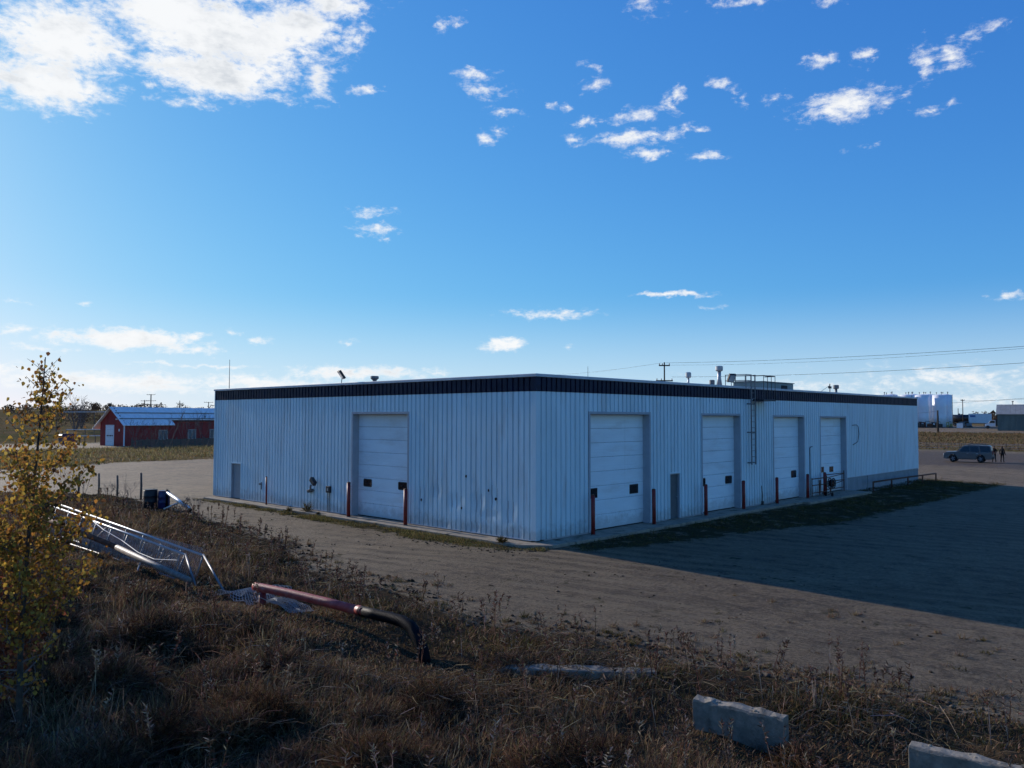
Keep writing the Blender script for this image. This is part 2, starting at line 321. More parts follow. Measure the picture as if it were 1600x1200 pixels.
zr = np.maximum(zr, sst(fx, 108, 118)*(1-sst(fx, 176, 190))*(1-sst(fy, 60, 120)))
zr = np.maximum(zr, sst(fx, 300, 340)); zr = np.maximum(zr, sst(fy, 118, 150)); zr = np.maximum(zr, sst(-fx, 60, 90)); zr = np.maximum(zr, sst(-fy, 50, 90))
zg = np.maximum(smask(LAWNL, fx, fy, .3), smask(LAWNR, fx, fy, .6))
zb = sst(fx, 62, 70)*(1-sst(fx, 100, 110))*(1-sst(fy, 60, 100))       # bare brown dirt by the parked car
ca = me.color_attributes.new('zone', 'FLOAT_COLOR', 'POINT')
ca.data.foreach_set('color', np.stack([zr, zg, zb, np.ones_like(zr)], -1).astype(np.float32).ravel())
def ground_mat():
    m = bpy.data.materials.new('gravel_and_soil'); m.use_nodes = True; t = m.node_tree; b = t.nodes['Principled BSDF']
    geo = N(t, 'ShaderNodeNewGeometry'); P = geo.outputs['Position']
    at = N(t, 'ShaderNodeVertexColor', layer_name='zone'); sp = N(t, 'ShaderNodeSeparateColor'); t.links.new(at.outputs[0], sp.inputs[0])
    st = N(t, 'ShaderNodeMapping', vector_type='TEXTURE'); t.links.new(P, st.inputs[0]); st.inputs['Rotation'].default_value = (0, 0, R(17)); st.inputs['Scale'].default_value = (1.0, 5.5, 1.0)
    big = noise(t, P, .22, 6, .6); mid = noise(t, P, 1.7, 6, .65); fine = noise(t, P, 11.0, 6, .8); trk = noise(t, st.outputs[0], 1.7, 8, .78, 1.6); rut = noise(t, st.outputs[0], .55, 4, .6, .8)
    g = mixc(t, maprange(t, big, .35, .65), GRV[0], GRV[1])
    g = mixc(t, mth(t, 'MULTIPLY', maprange(t, trk, .42, .66), .60), g, GRV[2])
    g = mixc(t, mth(t, 'MULTIPLY', maprange(t, rut, .50, .60), .5), g, GRV[1])
    g = mixc(t, mth(t, 'MULTIPLY', maprange(t, mid, .50, .66), .65), g, GRV[3])
    g = mixc(t, 1.0, g, mixc(t, maprange(t, fine, .25, .75), (.35, .34, .34), (1.7, 1.66, 1.66)), 'MULTIPLY')
    # paler pavement past the right end; sunward brightening painted into the left yard's gravel
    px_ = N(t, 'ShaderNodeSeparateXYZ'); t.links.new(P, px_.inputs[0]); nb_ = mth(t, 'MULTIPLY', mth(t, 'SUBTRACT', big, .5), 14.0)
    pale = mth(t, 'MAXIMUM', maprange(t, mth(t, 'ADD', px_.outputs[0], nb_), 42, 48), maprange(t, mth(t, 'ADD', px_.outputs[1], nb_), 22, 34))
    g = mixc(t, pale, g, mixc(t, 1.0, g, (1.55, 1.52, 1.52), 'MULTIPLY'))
    # packed wheel lanes
    wv = N(t, 'ShaderNodeTexWave', wave_type='BANDS', bands_direction='X', ins={'Scale': .33, 'Distortion': 5.0, 'Detail': 3.0, 'Detail Scale': .35, 'Detail Roughness': .6})
    st4 = N(t, 'ShaderNodeMapping', vector_type='TEXTURE'); t.links.new(P, st4.inputs[0]); st4.inputs['Rotation'].default_value = (0, 0, R(15)); st4.inputs['Scale'].default_value = (1.0, 3.0, 1.0); t.links.new(st4.outputs[0], wv.inputs['Vector'])
    lane = mth(t, 'MULTIPLY', maprange(t, wv.outputs['Fac'], .70, .97), maprange(t, noise(t, P, .13, 3), .40, .56))
    g = mixc(t, mth(t, 'MULTIPLY', lane, .75), g, GRV[1])
    lane2 = mth(t, 'MULTIPLY', maprange(t, wv.outputs['Fac'], .38, .10), maprange(t, noise(t, P, .16, 3), .46, .60))
    g = mixc(t, mth(t, 'MULTIPLY', lane2, .5), g, GRV[2])
    vor = N(t, 'ShaderNodeTexVoronoi', ins={'Scale': 9.0, 'Randomness': 1.0}); t.links.new(P, vor.inputs['Vector'])
    stone = mth(t, 'MULTIPLY', maprange(t, vor.outputs['Distance'], .13, .09), maprange(t, noise(t, P, 2.6, 3), .52, .6))
    g = mixc(t, mth(t, 'MULTIPLY', stone, .6), g, GRV[4])
    st3 = N(t, 'ShaderNodeMapping'); t.links.new(P, st3.inputs[0]); st3.inputs['Scale'].default_value = (1.0, .3, 1.0)
    pot = noise(t, st3.outputs[0], .9, 7, .62, .5)
    g = mixc(t, mth(t, 'MULTIPLY', maprange(t, pot, .60, .70), .6), g, GRV[3])
    nz = mth(t, 'MULTIPLY', mth(t, 'SUBTRACT', noise(t, P, 1.3, 6, .7), .5), 1.6)
    soil = mixc(t, noise(t, P, 3.0, 5), (.035, .026, .017), (.075, .056, .035))
    veg = maprange(t, mth(t, 'ADD', sp.outputs[0], nz), .35, .65)
    # far from the tufts the dry grass cover itself gives the colour
    ln = N(t, 'ShaderNodeVectorMath', operation='LENGTH'); t.links.new(P, ln.inputs[0])
    farf = maprange(t, ln.outputs['Value'], 45, 75)
    st2 = N(t, 'ShaderNodeMapping'); t.links.new(P, st2.inputs[0]); st2.inputs['Scale'].default_value = (.05, .018, 1)
    n5 = noise(t, st2.outputs[0], 1.0, 8, .65); n6 = noise(t, P, .35, 6, .7)
    fg = mixc(t, maprange(t, n5, .38, .62), (.19, .135, .065), (.115, .10, .042))
    fg = mixc(t, mth(t, 'MULTIPLY', maprange(t, n6, .45, .7), .7), fg, (.22, .13, .085))
    soil = mixc(t, farf, soil, fg)
    lawn = mixc(t, noise(t, P, 2.2, 6, .7), (.034, .033, .016), (.075, .060, .034))
    lw = maprange(t, mth(t, 'ADD', sp.outputs[1], mth(t, 'MULTIPLY', nz, 2.6)), .40, .85)
    g = mixc(t, mth(t, 'MULTIPLY', maprange(t, mth(t, 'ADD', sp.outputs[2], nz), .3, .7), .8), g, (.085, .062, .046))
    c = mixc(t, veg, g, soil); c = mixc(t, lw, c, lawn)
    t.links.new(c, b.inputs['Base Color']); b.inputs['Roughness'].default_value = .82; t.links.new(mth(t, 'MULTIPLY', mth(t, 'SUBTRACT', 1.0, mth(t, 'MAXIMUM', veg, lw)), GSPEC), b.inputs['Specular IOR Level'])
    hgt_ = mth(t, 'ADD', mth(t, 'MULTIPLY', fine, mth(t, 'MULTIPLY_ADD', lane, -.28, .35)), mth(t, 'ADD', mth(t, 'MULTIPLY', mid, .55), mth(t, 'MULTIPLY', trk, 1.6)))
    bp = N(t, 'ShaderNodeBump', ins={'Strength': .8, 'Distance': .07}); t.links.new(hgt_, bp.inputs['Height']); t.links.new(bp.outputs[0], b.inputs['Normal'])
    return m
GRV = [(.122, .089, .050), (.158, .118, .068), (.068, .048, .028), (.044, .031, .018), (.21, .18, .13)]; GSPEC = .22
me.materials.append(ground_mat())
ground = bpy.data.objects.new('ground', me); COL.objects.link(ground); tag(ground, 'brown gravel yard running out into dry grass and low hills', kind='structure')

# ------------------------------------------------------------------ concrete apron slabs
ap = bpy.data.objects.new('pavement', None); COL.objects.link(ap); tag(ap, 'grey concrete apron slabs along the foot of the warehouse', kind='structure')
def slab(poly, z0=-.3, z1=-.015):
    m_ = MB(); m_.prism(poly, lambda a, b, d: (a, b, d), z0, z1); return m_.build('slab', M['slab'], ap, bevel=.015)
ys = [25.2, 20.5, 16.4, 12.2, 8.1, 4.0, .05]
for i in range(len(ys)-1):
    a, b = ys[i], ys[i+1]; w0, w1 = .82+.1*random.random(), .82+.1*random.random()
    slab([(-w0, a-.012), (.3, a-.012), (.3, b+.012), (-w1, b+.012)], z1=-.015-.015*random.random())
slab([(-.95, .03), (-.15, -.95), (1.2, -.95), (1.2, .3), (.02, .3), (-.02, .03)], z1=-.02)
xs = [1.22, 5.4, 9.2, 13.2, 17.3, 21.4, 25.5, 30.6]
for i in range(len(xs)-1):
    a, b = xs[i], xs[i+1]; w = .9+.12*random.random()+(.5 if i > 4 else 0)
    slab([(a+.012, -w), (b-.012, -w-.06), (b-.012, .3), (a+.012, .3)], z1=-.015-.02*random.random())

# ------------------------------------------------------------------ warehouse
LL, LR, HH = 25.54, 44.86, 6.3
wh = thing('warehouse', 'long white ribbed metal warehouse with dark navy band under its flat roof', 'warehouse')
PER = .292
def prof(s):
    k = s/PER; p = (k-math.floor(k))*PER
    F, G0 = .058, 0.0
    if p < .198: return F
    if p < .212: return F+(G0-F)*(p-.198)/.014
    if p < .278: return G0
    return G0+(F-G0)*(p-.278)/.014
def brk(a, b):
    r = [a]; k0 = int(math.floor(a/PER))-1
    for k in range(k0, int(b/PER)+2):
        for o in (0, .198, .212, .278):
            s = k*PER+o
            if a+1e-4 < s < b-1e-4: r.append(s)
    return r+[b]
DENT = [(3.1, 1.25, .45, .5, .035), (2.2, 1.55, .3, .6, .03), (4.4, 1.2, .6, .4, .03), (1.3, 1.0, .35, .6, .03), (5.6, 1.5, .5, .35, .022), (6.6, 1.3, .4, .5, .025), (3.3, .2, .5, .3, .04), (1.0, .15, .6, .25, .035), (5.2, .15, .6, .25, .03), (2.4, .8, .8, .3, .02), (16.5, .9, .5, .5, .02)]
def clad(axis, a, b, z0, z1, name, m, off=0.0, dents=False):
    ss = brk(a, b); zs = [z0, z1]
    if dents:
        zs = list(np.linspace(z0, min(2.3, z1), 17))+([z1] if z1 > 2.4 else [])
    mb = MB(); vs = []
    for s in ss:
        o = prof(s)+off
        for z in zs:
            d = 0; ds = 0
            if dents and z < 2.25:
                for (cs, cz, rs, rz, am) in DENT:
                    q = ((s-cs)/rs)**2+((z-cz)/rz)**2
                    if q < 1: d -= am*(1-q)**2; ds += .5*am*(1-q)*math.sin(7*z+cs)
                ds += .006*math.sin(9*z+13*s)*(1.6-min(z, 1.6))
            vs.append((-(o+d), s+ds, z) if axis == 'L' else (s+ds, -(o+d), z))
    n = len(zs); fs = []
    for i in range(len(ss)-1):
        for j in range(n-1):
            q = (i*n+j, (i+1)*n+j, (i+1)*n+j+1, i*n+j+1); fs.append(q[::-1] if axis == 'L' else q)
    mb.add(vs, fs); return mb.build(name, m, wh)
PW = 3*PER
def wall(axis, length, opens, zb):
    # opens: (a, b, ztop); zb(s) gives the foot of the sheeting
    cuts = sorted(set([0.0, length]+[round(k*PW+.25, 4) for k in range(1, int(length/PW)+1) if k*PW+.25 < length-.1]+[q for o in opens for q in o[:2]]))
    for a, b in zip(cuts[:-1], cuts[1:]):
        if b-a < .02: continue
        mid = (a+b)/2; top = None
        for o in opens:
            if o[0] <= mid <= o[1]: top = o[2]
        lo = top if top else zb(mid)
        clad(axis, a, b, lo, 5.66, 'wall_panel', M['clad'], 0, dents=(axis == 'L' and not top and mid < 7.6) )
        clad(axis, a, b, 5.645, 6.19, 'fascia_panel', M['navy'], .012)
OL = [(7.5, 11.59, 4.80), (22.33, 23.44, 2.0)]
OR = [(3.25, 7.52, 4.80), (9.18, 10.03, 2.09), (12.1, 15.89, 4.78), (19.81, 23.77, 4.73), (26.2, 30.25, 4.70)]
wall('L', LL, OL, lambda s: .045)
wall('R', LR, OR, lambda s: .045 if s < 30.25 else .78)
# solid body behind the sheeting, with the door openings left free
def body(axis, length, opens):
    mb = MB(); cur = 0.0
    def bx(a, b, z0, z1, d0=.004, d1=.5):
        if axis == 'L': mb.box(d0, d1, a, b, z0, z1)
        else: mb.box(a, b, d0, d1, z0, z1)
    for (a, b, zt) in sorted(opens):
        bx(max(cur, .51), a, -.4, 6.15); bx(a, b, zt, 6.15); cur = b
    bx(cur, length-.01, -.4, 6.15)
    return mb
body('L', LL, OL).build('wall_core', M['jamb'], wh); body('R', LR, OR).build('wall_core', M['jamb'], wh)
bk = MB(); bk.box(.5, LR-.02, LL-.2, LL-.004, -.4, 6.16); bk.box(LR-.2, LR-.004, .5, LL-.21, -.4, 6.16); bk.build('back_wall', M['clad'], wh)
MB().box(.02, LR-.02, .02, LL-.02, 6.10, 6.2).build('roof_deck', M['roof'], wh)
# coping along the roof edge
cp = MB(); cp.box(-.12, .12, -.12, LL+.10, 6.19, 6.31); cp.build('coping', M['coping'], wh, bevel=.015)
cp = MB(); cp.box(.122, LR+.10, -.12, .12, 6.19, 6.309); cp.build('coping', M['coping'], wh, bevel=.015)
cp = MB(); cp.box(LR-.12, LR+.10, .122, LL+.1, 6.19, 6.308); cp.box(.122, LR-.122, LL-.12, LL+.1, 6.19, 6.308); cp.build('coping', M['coping'], wh)
# corner trims, foot flashing, foundation
ct = MB(); ct.box(-.074, .16, -.074, -.064, .03, 5.64); ct.box(-.074, -.064, -.064, .14, .03, 5.64); ct.build('corner_trim', M['clad'], wh)
ct = MB(); ct.box(-.088, .16, -.088, -.078, 5.64, 6.185); ct.box(-.088, -.078, -.078, .14, 5.64, 6.185); ct.build('fascia_corner_trim', M['navy'], wh)
ct = MB(); ct.box(-.078, .02, LL-.02, LL+.05, .03, 6.18); ct.build('corner_trim', M['clad'], wh)
ct = MB(); ct.box(LR-.02, LR+.05, -.078, .02, .7, 6.18); ct.build('corner_trim', M['clad'], wh)
for a, b in ((.15, 7.4), (11.7, 22.25), (23.5, LL)):
    MB().box(-.085, .0, a, b, .012, .042).build('foot_flashing', M['coping'], wh)
MB().box(30.35, LR+.03, -.05, .003, -.8, .775).build('foundation_wall', M['found'], wh, bevel=.01)
MB().box(34.0, 34.05, -.056, -.051, -.6, .77).build('foundation_joint', M['dark'], wh)
MB().box(30.32, LR, -.085, -.052, .77, .80).build('foot_flashing', M['coping'], wh)

def trim(axis, a, b, zt, w=.10):
    mb = MB()
    def bx(p, q, z0, z1, d0, d1):
        if axis == 'L': mb.box(d0, d1, p, q, z0, z1)
        else: mb.box(p, q, d0, d1, z0, z1)
    bx(a-w, a+.004, .02, zt+w, -.076, -.03); bx(b-.004, b+w, .02, zt+w, -.076, -.03); bx(a+.005, b-.005, zt-.004, zt+w, -.075, -.03)
    # returns of the opening
    bx(a-.012, a-.004+.012, .0, zt, -.03, .30); bx(b-.008, b+.012, .0, zt, -.03, .30); bx(a+.009, b-.009, zt-.01, zt+.02, -.03, .30)
    return mb.build('door_trim', M['jamb' if w > .09 else 'clad'], wh)
def rrect(w, h, r, n=4):
    pts = []
    for (cx, cy, a0) in ((w-r, h-r, 0), (-w+r, h-r, 90), (-w+r, -h+r, 180), (w-r, -h+r, 270)):
        for k in range(n+1):
            an = R(a0+90*k/n); pts.append((cx+r*math.cos(an), cy+r*math.sin(an)))
    return pts
def ohdoor(axis, a, b, zt, wins, label, rounded=True, nsec=8):
    d = bpy.data.objects.new('overhead_door', None); COL.objects.link(d); d.parent = wh; d['label'] = label
    D = .285
    fn = (lambda s, z, q: (D+q, s, z)) if axis == 'L' else (lambda s, z, q: (s, D+q, z))
    hsec = (zt-.02)/nsec
    for k in range(nsec):
        z0 = .02+k*hsec; z1 = z0+hsec-.010; mb = MB()
        # each section has a flat body with shallow ribs pressed in and rounded lips
        zz = [z0, z0+.02, z0+.16, z0+.17, z0+.19, z0+.20, (z0+z1)/2-.012, (z0+z1)/2-.004, (z0+z1)/2+.004, (z0+z1)/2+.012, z1-.17, z1-.16, z1-.02, z1]
        oo = [.012, 0, 0, .004, .004, 0, 0, .004, .004, 0, 0, 0, 0, .012]
        n = len(zz); vs = []
        for s in (a+.004, b-.004):
            for z, o in zip(zz, oo): vs.append(fn(s, z, o))
        for s in (a+.004, b-.004): vs += [fn(s, z0, .05), fn(s, z1, .05)]
        fs = [(j, n+j, n+j+1, j+1) if axis == 'R' else (j+1, n+j+1, n+j, j) for j in range(n-1)]
        fs += [(n-1, 2*n-1, 2*n+3, 2*n+1), (0, 2*n, 2*n+2, n)]
        mb.add(vs, fs); mb.build('door_section', M['door'], d)
    mb = MB(); mb.prism([(a, .0), (b, .0), (b, zt), (a, zt)], fn, .055, .09); mb.build('door_backing', M['dark'], d)
    mb = MB(); mb.prism([(a+.01, .0), (b-.01, .0), (b-.01, .02), (a+.01, .02)], fn, -.01, .03); mb.build('bottom_seal', M['dark'], d)
    for (cs, cz, hw, hh) in wins:
        mb = MB(); p = rrect(hw, hh, min(hw, hh)*(.42 if rounded else .06)); p2 = rrect(hw+.035, hh+.035, min(hw, hh)*(.5 if rounded else .08))
        fr = MB(); fr.prism([(cs+u, cz+v) for u, v in p2], fn, -.010, .004); w = fr.build('window_frame', M['blacksteel'], d)
        mb.prism([(cs+u, cz+v) for u, v in p], fn, -.016, -.006); mb.build('window_pane', M['glassdark'], d)
    trim(axis, a, b, zt)
    return d
ohdoor('L', 7.5, 11.59, 4.80, [(10.85, 1.56, .29, .15), (8.23, 1.56, .30, .15)], 'white sectional overhead door with two dark rounded windows')
ohdoor('R', 3.25, 7.52, 4.80, [(3.86, 1.53, .27, .17), (6.8, 1.53, .29, .17)], 'white overhead door nearest the corner with two dark square windows', False)
ohdoor('R', 12.1, 15.89, 4.78, [(12.62, 1.48, .30, .17), (15.28, 1.47, .32, .17)], 'white overhead door beside the roof ladder')
ohdoor('R', 19.81, 23.77, 4.73, [(23.08, 1.38, .32, .18)], 'white overhead door with one dark rounded window')
ohdoor('R', 26.2, 30.25, 4.70, [(27.16, 1.44, .27, .14), (28.65, 1.41, .28, .14)], 'farthest white overhead door behind the red pipe gate', False)
def mandoor(axis, a, b, zt, m, label, kside):
    d = bpy.data.objects.new('steel_door', None); COL.objects.link(d); d.parent = wh; d['label'] = label
    fn = (lambda s, z, q: (q, s, z)) if axis == 'L' else (lambda s, z, q: (s, q, z))
    MB().prism([(a+.05, .02), (b-.05, .02), (b-.05, zt-.05), (a+.05, zt-.05)], fn, .05, .10).build('door_leaf', m, d, bevel=.006)
    for (p, q, z0, z1) in ((a, a+.045, 0, zt), (b-.045, b, 0, zt), (a+.046, b-.046, zt-.045, zt)):
        MB().prism([(p, z0), (q, z0), (q, z1), (p, z1)], fn, -.05, .12).build('door_frame', M['jamb'], d)
    MB().prism([(a-.02, -.0), (b+.02, -.0), (b+.02, .02), (a-.02, .02)], fn, -.05, .12).build('threshold', M['concrete'], d)
    s = a+.14 if kside < 0 else b-.14
    hb = MB(); hb.path([fn(s, 1.0, .05), fn(s, 1.0, -.02), fn(s+(.09 if kside < 0 else -.09), 1.0, -.02)], .012, 8); hb.build('handle', M['galv'], d)
    trim(axis, a, b, zt, .05)
mandoor('L', 22.33, 23.44, 2.0, M['steeldoor'], 'grey steel door at the far end of the wall', -1)
mandoor('R', 9.18, 10.03, 2.09, M['manb'], 'dark steel door between two overhead doors', 1)
# dark punctures in the dented sheeting
for (s, z) in ((6.55, 1.1), (4.0, .95), (2.05, 1.45), (3.75, 2.25), (2.45, 1.75)):
    mb = MB(); pts = [(s+.05*math.cos(k*.9)*(.6+.5*random.random()), z+.07*math.sin(k*.9)*(.6+.5*random.random())) for k in range(7)]
    mb.prism(pts, lambda a, b, d: (d, a, b), -.066, -.03); mb.build('puncture', M['dark'], wh)
# roof ladder with guard
ld = bpy.data.objects.new('roof_ladder', None); COL.objects.link(ld); ld.parent = wh; ld['label'] = 'grey steel roof ladder with guard rails at its top'
for x in (16.72, 17.16): MB().box(x-.025, x+.025, -.325, -.275, 2.2, 6.95).build('ladder_rail', M['steel'], ld)
for k in range(15): MB().tube((16.75, -.30, 2.32+k*.305), (17.13, -.30, 2.32+k*.305), .016, 6).build('rung', M['steel'], ld)
for z in (2.3, 3.9, 5.4):
    for x in (16.72, 17.16): MB().box(x-.02, x+.02, -.268, -.04, z-.03, z+.03).build('bracket', M['steel'], ld)
for z in (6.93, 6.62):
    MB().path([(16.16, .9, z), (16.16, -.3, z), (16.70, -.3, z)], .022, 6).build('guard_rail', M['steel'], ld)
    MB().path([(17.18, -.3, z), (17.24, -.3, z), (17.24, .9, z)], .022, 6).build('guard_rail', M['steel'], ld)
for (x, y) in ((16.16, -.3), (16.16, .3), (16.16, .88), (17.24, .88), (17.24, .3)): MB().tube((x, y, 6.2), (x, y, 6.95), .022, 6).build('guard_post', M['steel'], ld)
for z in (6.90, 5.62): MB().path([(17.3, -.12, z), (17.3, -.72, z), (18.65, -.72, z), (18.65, -.12, z)], .028, 6).build('guard_rail', M['blacksteel'], ld)
for x in (17.3, 17.75, 18.2, 18.65): MB().tube((x, -.72, 5.6), (x, -.72, 6.92), .018, 6).build('guard_post', M['blacksteel'], ld)
MB().box(17.25, 18.7, -.75, -.08, 5.56, 5.60).build('platform', M['blacksteel'], ld)
# roof fittings
hv = bpy.data.objects.new('rooftop_unit', None); COL.objects.link(hv); hv.parent = wh; hv['label'] = 'green grey rooftop air handling unit'
M['hvac'] = mat('unit_paint', (.20, .26, .25), .6, 0, .4, .1, 2)
MB().box(24.0, 28.4, 2.6, 4.6, 6.2, 6.90).build('cabinet', M['hvac'], hv, bevel=.03)
MB().box(23.94, 28.46, 2.54, 4.66, 6.90, 6.95).build('lid', M['hvac'], hv)
MB().box(26.6, 27.4, 2.56, 2.60, 6.4, 6.75).build('grille', M['dark'], hv)
def stack(x, y, z1, r, capr, m, cone=True):
    s = bpy.data.objects.new('flue_stack', None); COL.objects.link(s); s.parent = wh
    pr = [(r*1.8, 6.2), (r*1.05, 6.75), (r, 6.8), (r, z1-.28)] if cone else [(r, 6.2), (r, z1-.28)]
    MB().lathe((x, y, 0), pr, 14).build('pipe', m, s, True)
    MB().lathe((x, y, 0), [(capr*.8, z1-.28), (capr, z1-.22), (capr, z1-.03), (capr*.7, z1)], 14).build('cap', m, s)
stack(15.9, 1.1, 7.42, .10, .20, M['galv']); stack(12.45, .9, 6.93, .05, .14, M['galv'], False); stack(34.0, 2.0, 7.0, .09, .2, M['steel'], False)
stack(14.6, .8, 6.62, .1, .14, M['steel'], False)
mb = MB(); mb.lathe((.7, 10.95, 0), [(.10, 6.2), (.10, 6.42), (.2, 6.5), (.2, 6.6), (.16, 6.62)], 12); mb.build('roof_vent', M['steel'], wh)
def flood(p, n):
    f = bpy.data.objects.new('flood_light', None); COL.objects.link(f); f.parent = wh; p = Vector(p); n = Vector(n).normalized()
    sdv = Vector((0, 0, 1)).cross(n).normalized(); u = n.cross(sdv)
    MB().obox(p, sdv*.20, u*.23, n*.055).build('housing', M['blacksteel'], f, bevel=.01)
    MB().obox(p+n*.062, sdv*.16, u*.18, n*.004).build('lens', M['coping'], f)
    mb = MB(); mb.tube(p-n*.03-Vector((0, 0, .2)), (p.x, p.y, 6.3), .02, 6); mb.obox(p-n*.06-u*.12, sdv*.05, u*.1, n*.03); mb.build('bracket', M['steel'], f)
flood((.02, 12.7, 6.72), (-.75, .25, -.55)); flood((15.2, .02, 6.72), (-.35, -.75, -.5))
MB().tube((.3, 24.55, 6.2), (.3, 24.55, 8.05), .022, 6, .012).build('antenna_mast', M['steel'], wh)
MB().tube((3.7, .4, 6.2), (3.7, .4, 6.78), .012, 6, .008).build('antenna_mast', M['steel'], wh)
mb = MB(); mb.tube((28.4, .2, 6.3), (28.4, .2, 6.85), .03, 6); mb.tube((28.4, .2, 6.75), (27.0, .2, 6.32), .012, 5); mb.obox((28.4, .2, 6.62), (.16, 0, 0), (0, .05, 0), (0, 0, .07)); mb.build('weatherhead', M['blacksteel'], wh)
# things fixed to the left wall
mb = MB(); mb.path([(-.05, 14.9, .98), (-.25, 14.85, 1.0), (-.30, 14.8, 1.12), (-.33, 14.72, 1.25)], .05, 8); mb.build('exhaust_pipe', M['steel'], wh)
mb = MB(); mb.obox((-.36, 14.48, 1.46), (0, .17, .13), (.09, 0, 0), (0, -.07, .09)); mb.build('vent_hood', M['blacksteel'], wh, bevel=.02)
mb = MB(); mb.obox((-.14, 15.05, .95), (.1, 0, 0), (0, .16, -.05), (0, .03, .06)); mb.build('valve', M['blacksteel'], wh, bevel=.01)
mb = MB(); mb.box(-.17, -.05, 13.34, 13.66, .95, 1.27); mb.build('outlet_box', M['blacksteel'], wh, bevel=.01)
mb = MB(); mb.box(-.18, -.17, 13.44, 13.54, 1.05, 1.17); mb.build('outlet_cover', M['galv'], wh)
mb = MB(); mb.tube((-.1, 13.45, .95), (-.1, 13.45, -.05), .022, 6); mb.tube((-.1, 13.58, .95), (-.1, 13.58, -.05), .016, 6); mb.build('conduit', M['steel'], wh)
mb = MB(); mb.tube((-.08, 20.0, .7), (-.08, 20.0, 1.1), .03, 6); mb.obox((-.14, 20.0, 1.0), (.06, 0, 0), (0, .05, 0), (0, 0, .05)); mb.build('hose_bib', M['steel'], wh)
# things fixed to the right wall
mb = MB(); mb.path([(24.9, -.08, 2.95), (24.6, -.08, 2.92), (24.55, -.08, 2.85), (24.55, -.08, .05)], .03, 6); mb.build('conduit', M['steel'], wh)
mb = MB(); mb.path([(31.3, -.08, 4.2), (31.9, -.14, 4.22), (32.2, -.14, 4.1), (32.3, -.14, 3.6), (32.1, -.14, 3.1), (31.4, -.08, 2.9)], .022, 6); mb.build('cable_loop', M['blacksteel'], wh)
mb = MB(); mb.path([(18.3, -.07, .02), (18.32, -.08, .5), (18.28, -.06, 1.0)], .03, 6); mb.obox((18.3, -.1, .08), (.07, 0, 0), (0, .05, 0), (0, 0, .09)); mb.build('wall_stain_pipe', M['blacksteel'], wh)
# ------------------------------------------------------------------ red pipe bollards
def bollard(x, y, z1, label, r=.085, grp='red pipe bollards guarding the warehouse doors'):
    z0 = gz(x, y)-.1 if y > -.3 and x < -1.5 else -.06
    b = thing('bollard', label, 'bollard', (x, y, z0), 0, grp); h = z1-z0
    tl = random.uniform(-.02, .02)
    MB().path([(0, 0, 0), (tl*.5, 0, h*.5), (tl, 0, h-.03)], r, 14).build('post', M['red'], b, True)
    MB().lathe((tl, 0, h-.03), [(r*1.01, 0), (r*.95, .02), (r*.6, .04), (r*.1, .05)], 14).build('cap', M['rust'], b, True)
    MB().lathe((0, 0, .02), [(r*1.25, 0), (r*1.22, .035), (r*1.02, .05)], 14).build('collar', M['concrete'], b)
bollard(-.40, 18.87, 1.48, 'thin red post standing alone near the grey steel door of the left wall', .045)
bollard(-.42, 11.37, 1.60, 'red bollard left of the overhead door with rounded windows, on the lit side wall')
bollard(-.42, 7.17, 1.56, 'red bollard right of the overhead door with rounded windows, on the lit side wall')
bollard(2.97, -.42, 1.58, 'red bollard nearest the building corner, in front of a square window')
bollard(7.32, -.42, 1.53, 'red bollard between the first shaded overhead door and the dark steel door')
bollard(11.76, -.42, 1.47, 'red bollard left of the overhead door beside the roof ladder')
bollard(15.55, -.42, 1.44, 'red bollard under the foot of the roof ladder')
bollard(19.37, -.42, 1.40, 'red bollard left of the overhead door with one rounded window')
bollard(23.38, -.42, 1.38, 'red bollard right of the overhead door with one rounded window, at the pipe gate')
bollard(25.85, -.42, 1.37, 'dark red bollard in the middle of the pipe gate at the farthest door')
# pipe gate leaning between the last two bollards
pg = thing('pipe_gate', 'dark red pipe gate with three rails in front of the farthest overhead door', 'gate', (24.6, -.62, 0))
for z in (.28, .72, 1.1): MB().tube((-1.1, 0, z), (1.15, .04, z-.02), .03, 6).build('rail', M['rust'], pg)
for (a, b) in ((-.15, -.05), (.05, -.05)): MB().tube((a, -.03, 1.0), (b, -.03, .1), .03, 6).build('brace', M['rust'], pg)
MB().tube((1.1, .03, .05), (1.1, .03, 1.2), .035, 6).build('upright', M['rust'], pg); MB().tube((-1.08, 0, .1), (-1.08, 0, 1.15), .03, 6).build('upright', M['rust'], pg)
pg2 = thing('pipe_gate', 'dark pipe gate folded back across the white door beyond the last bollard', 'gate', (28.0, -.42, 0))
for z in (.3, .78, 1.2): MB().tube((-2.0, 0, z+.02), (1.7, .3, z-.06), .028, 6).build('rail', M['rust'], pg2)
MB().tube((-1.9, 0, 1.02), (1.6, .3, 1.1), .024, 6).build('brace', M['rust'], pg2); MB().tube((-1.9, 0, .5), (1.6, .3, .66), .024, 6).build('brace', M['rust'], pg2)
MB().tube((1.65, .3, .0), (1.65, .3, 1.3), .03, 6).build('upright', M['rust'], pg2); MB().tube((-1.95, 0, .0), (-1.95, 0, 1.3), .03, 6).build('upright', M['rust'], pg2)
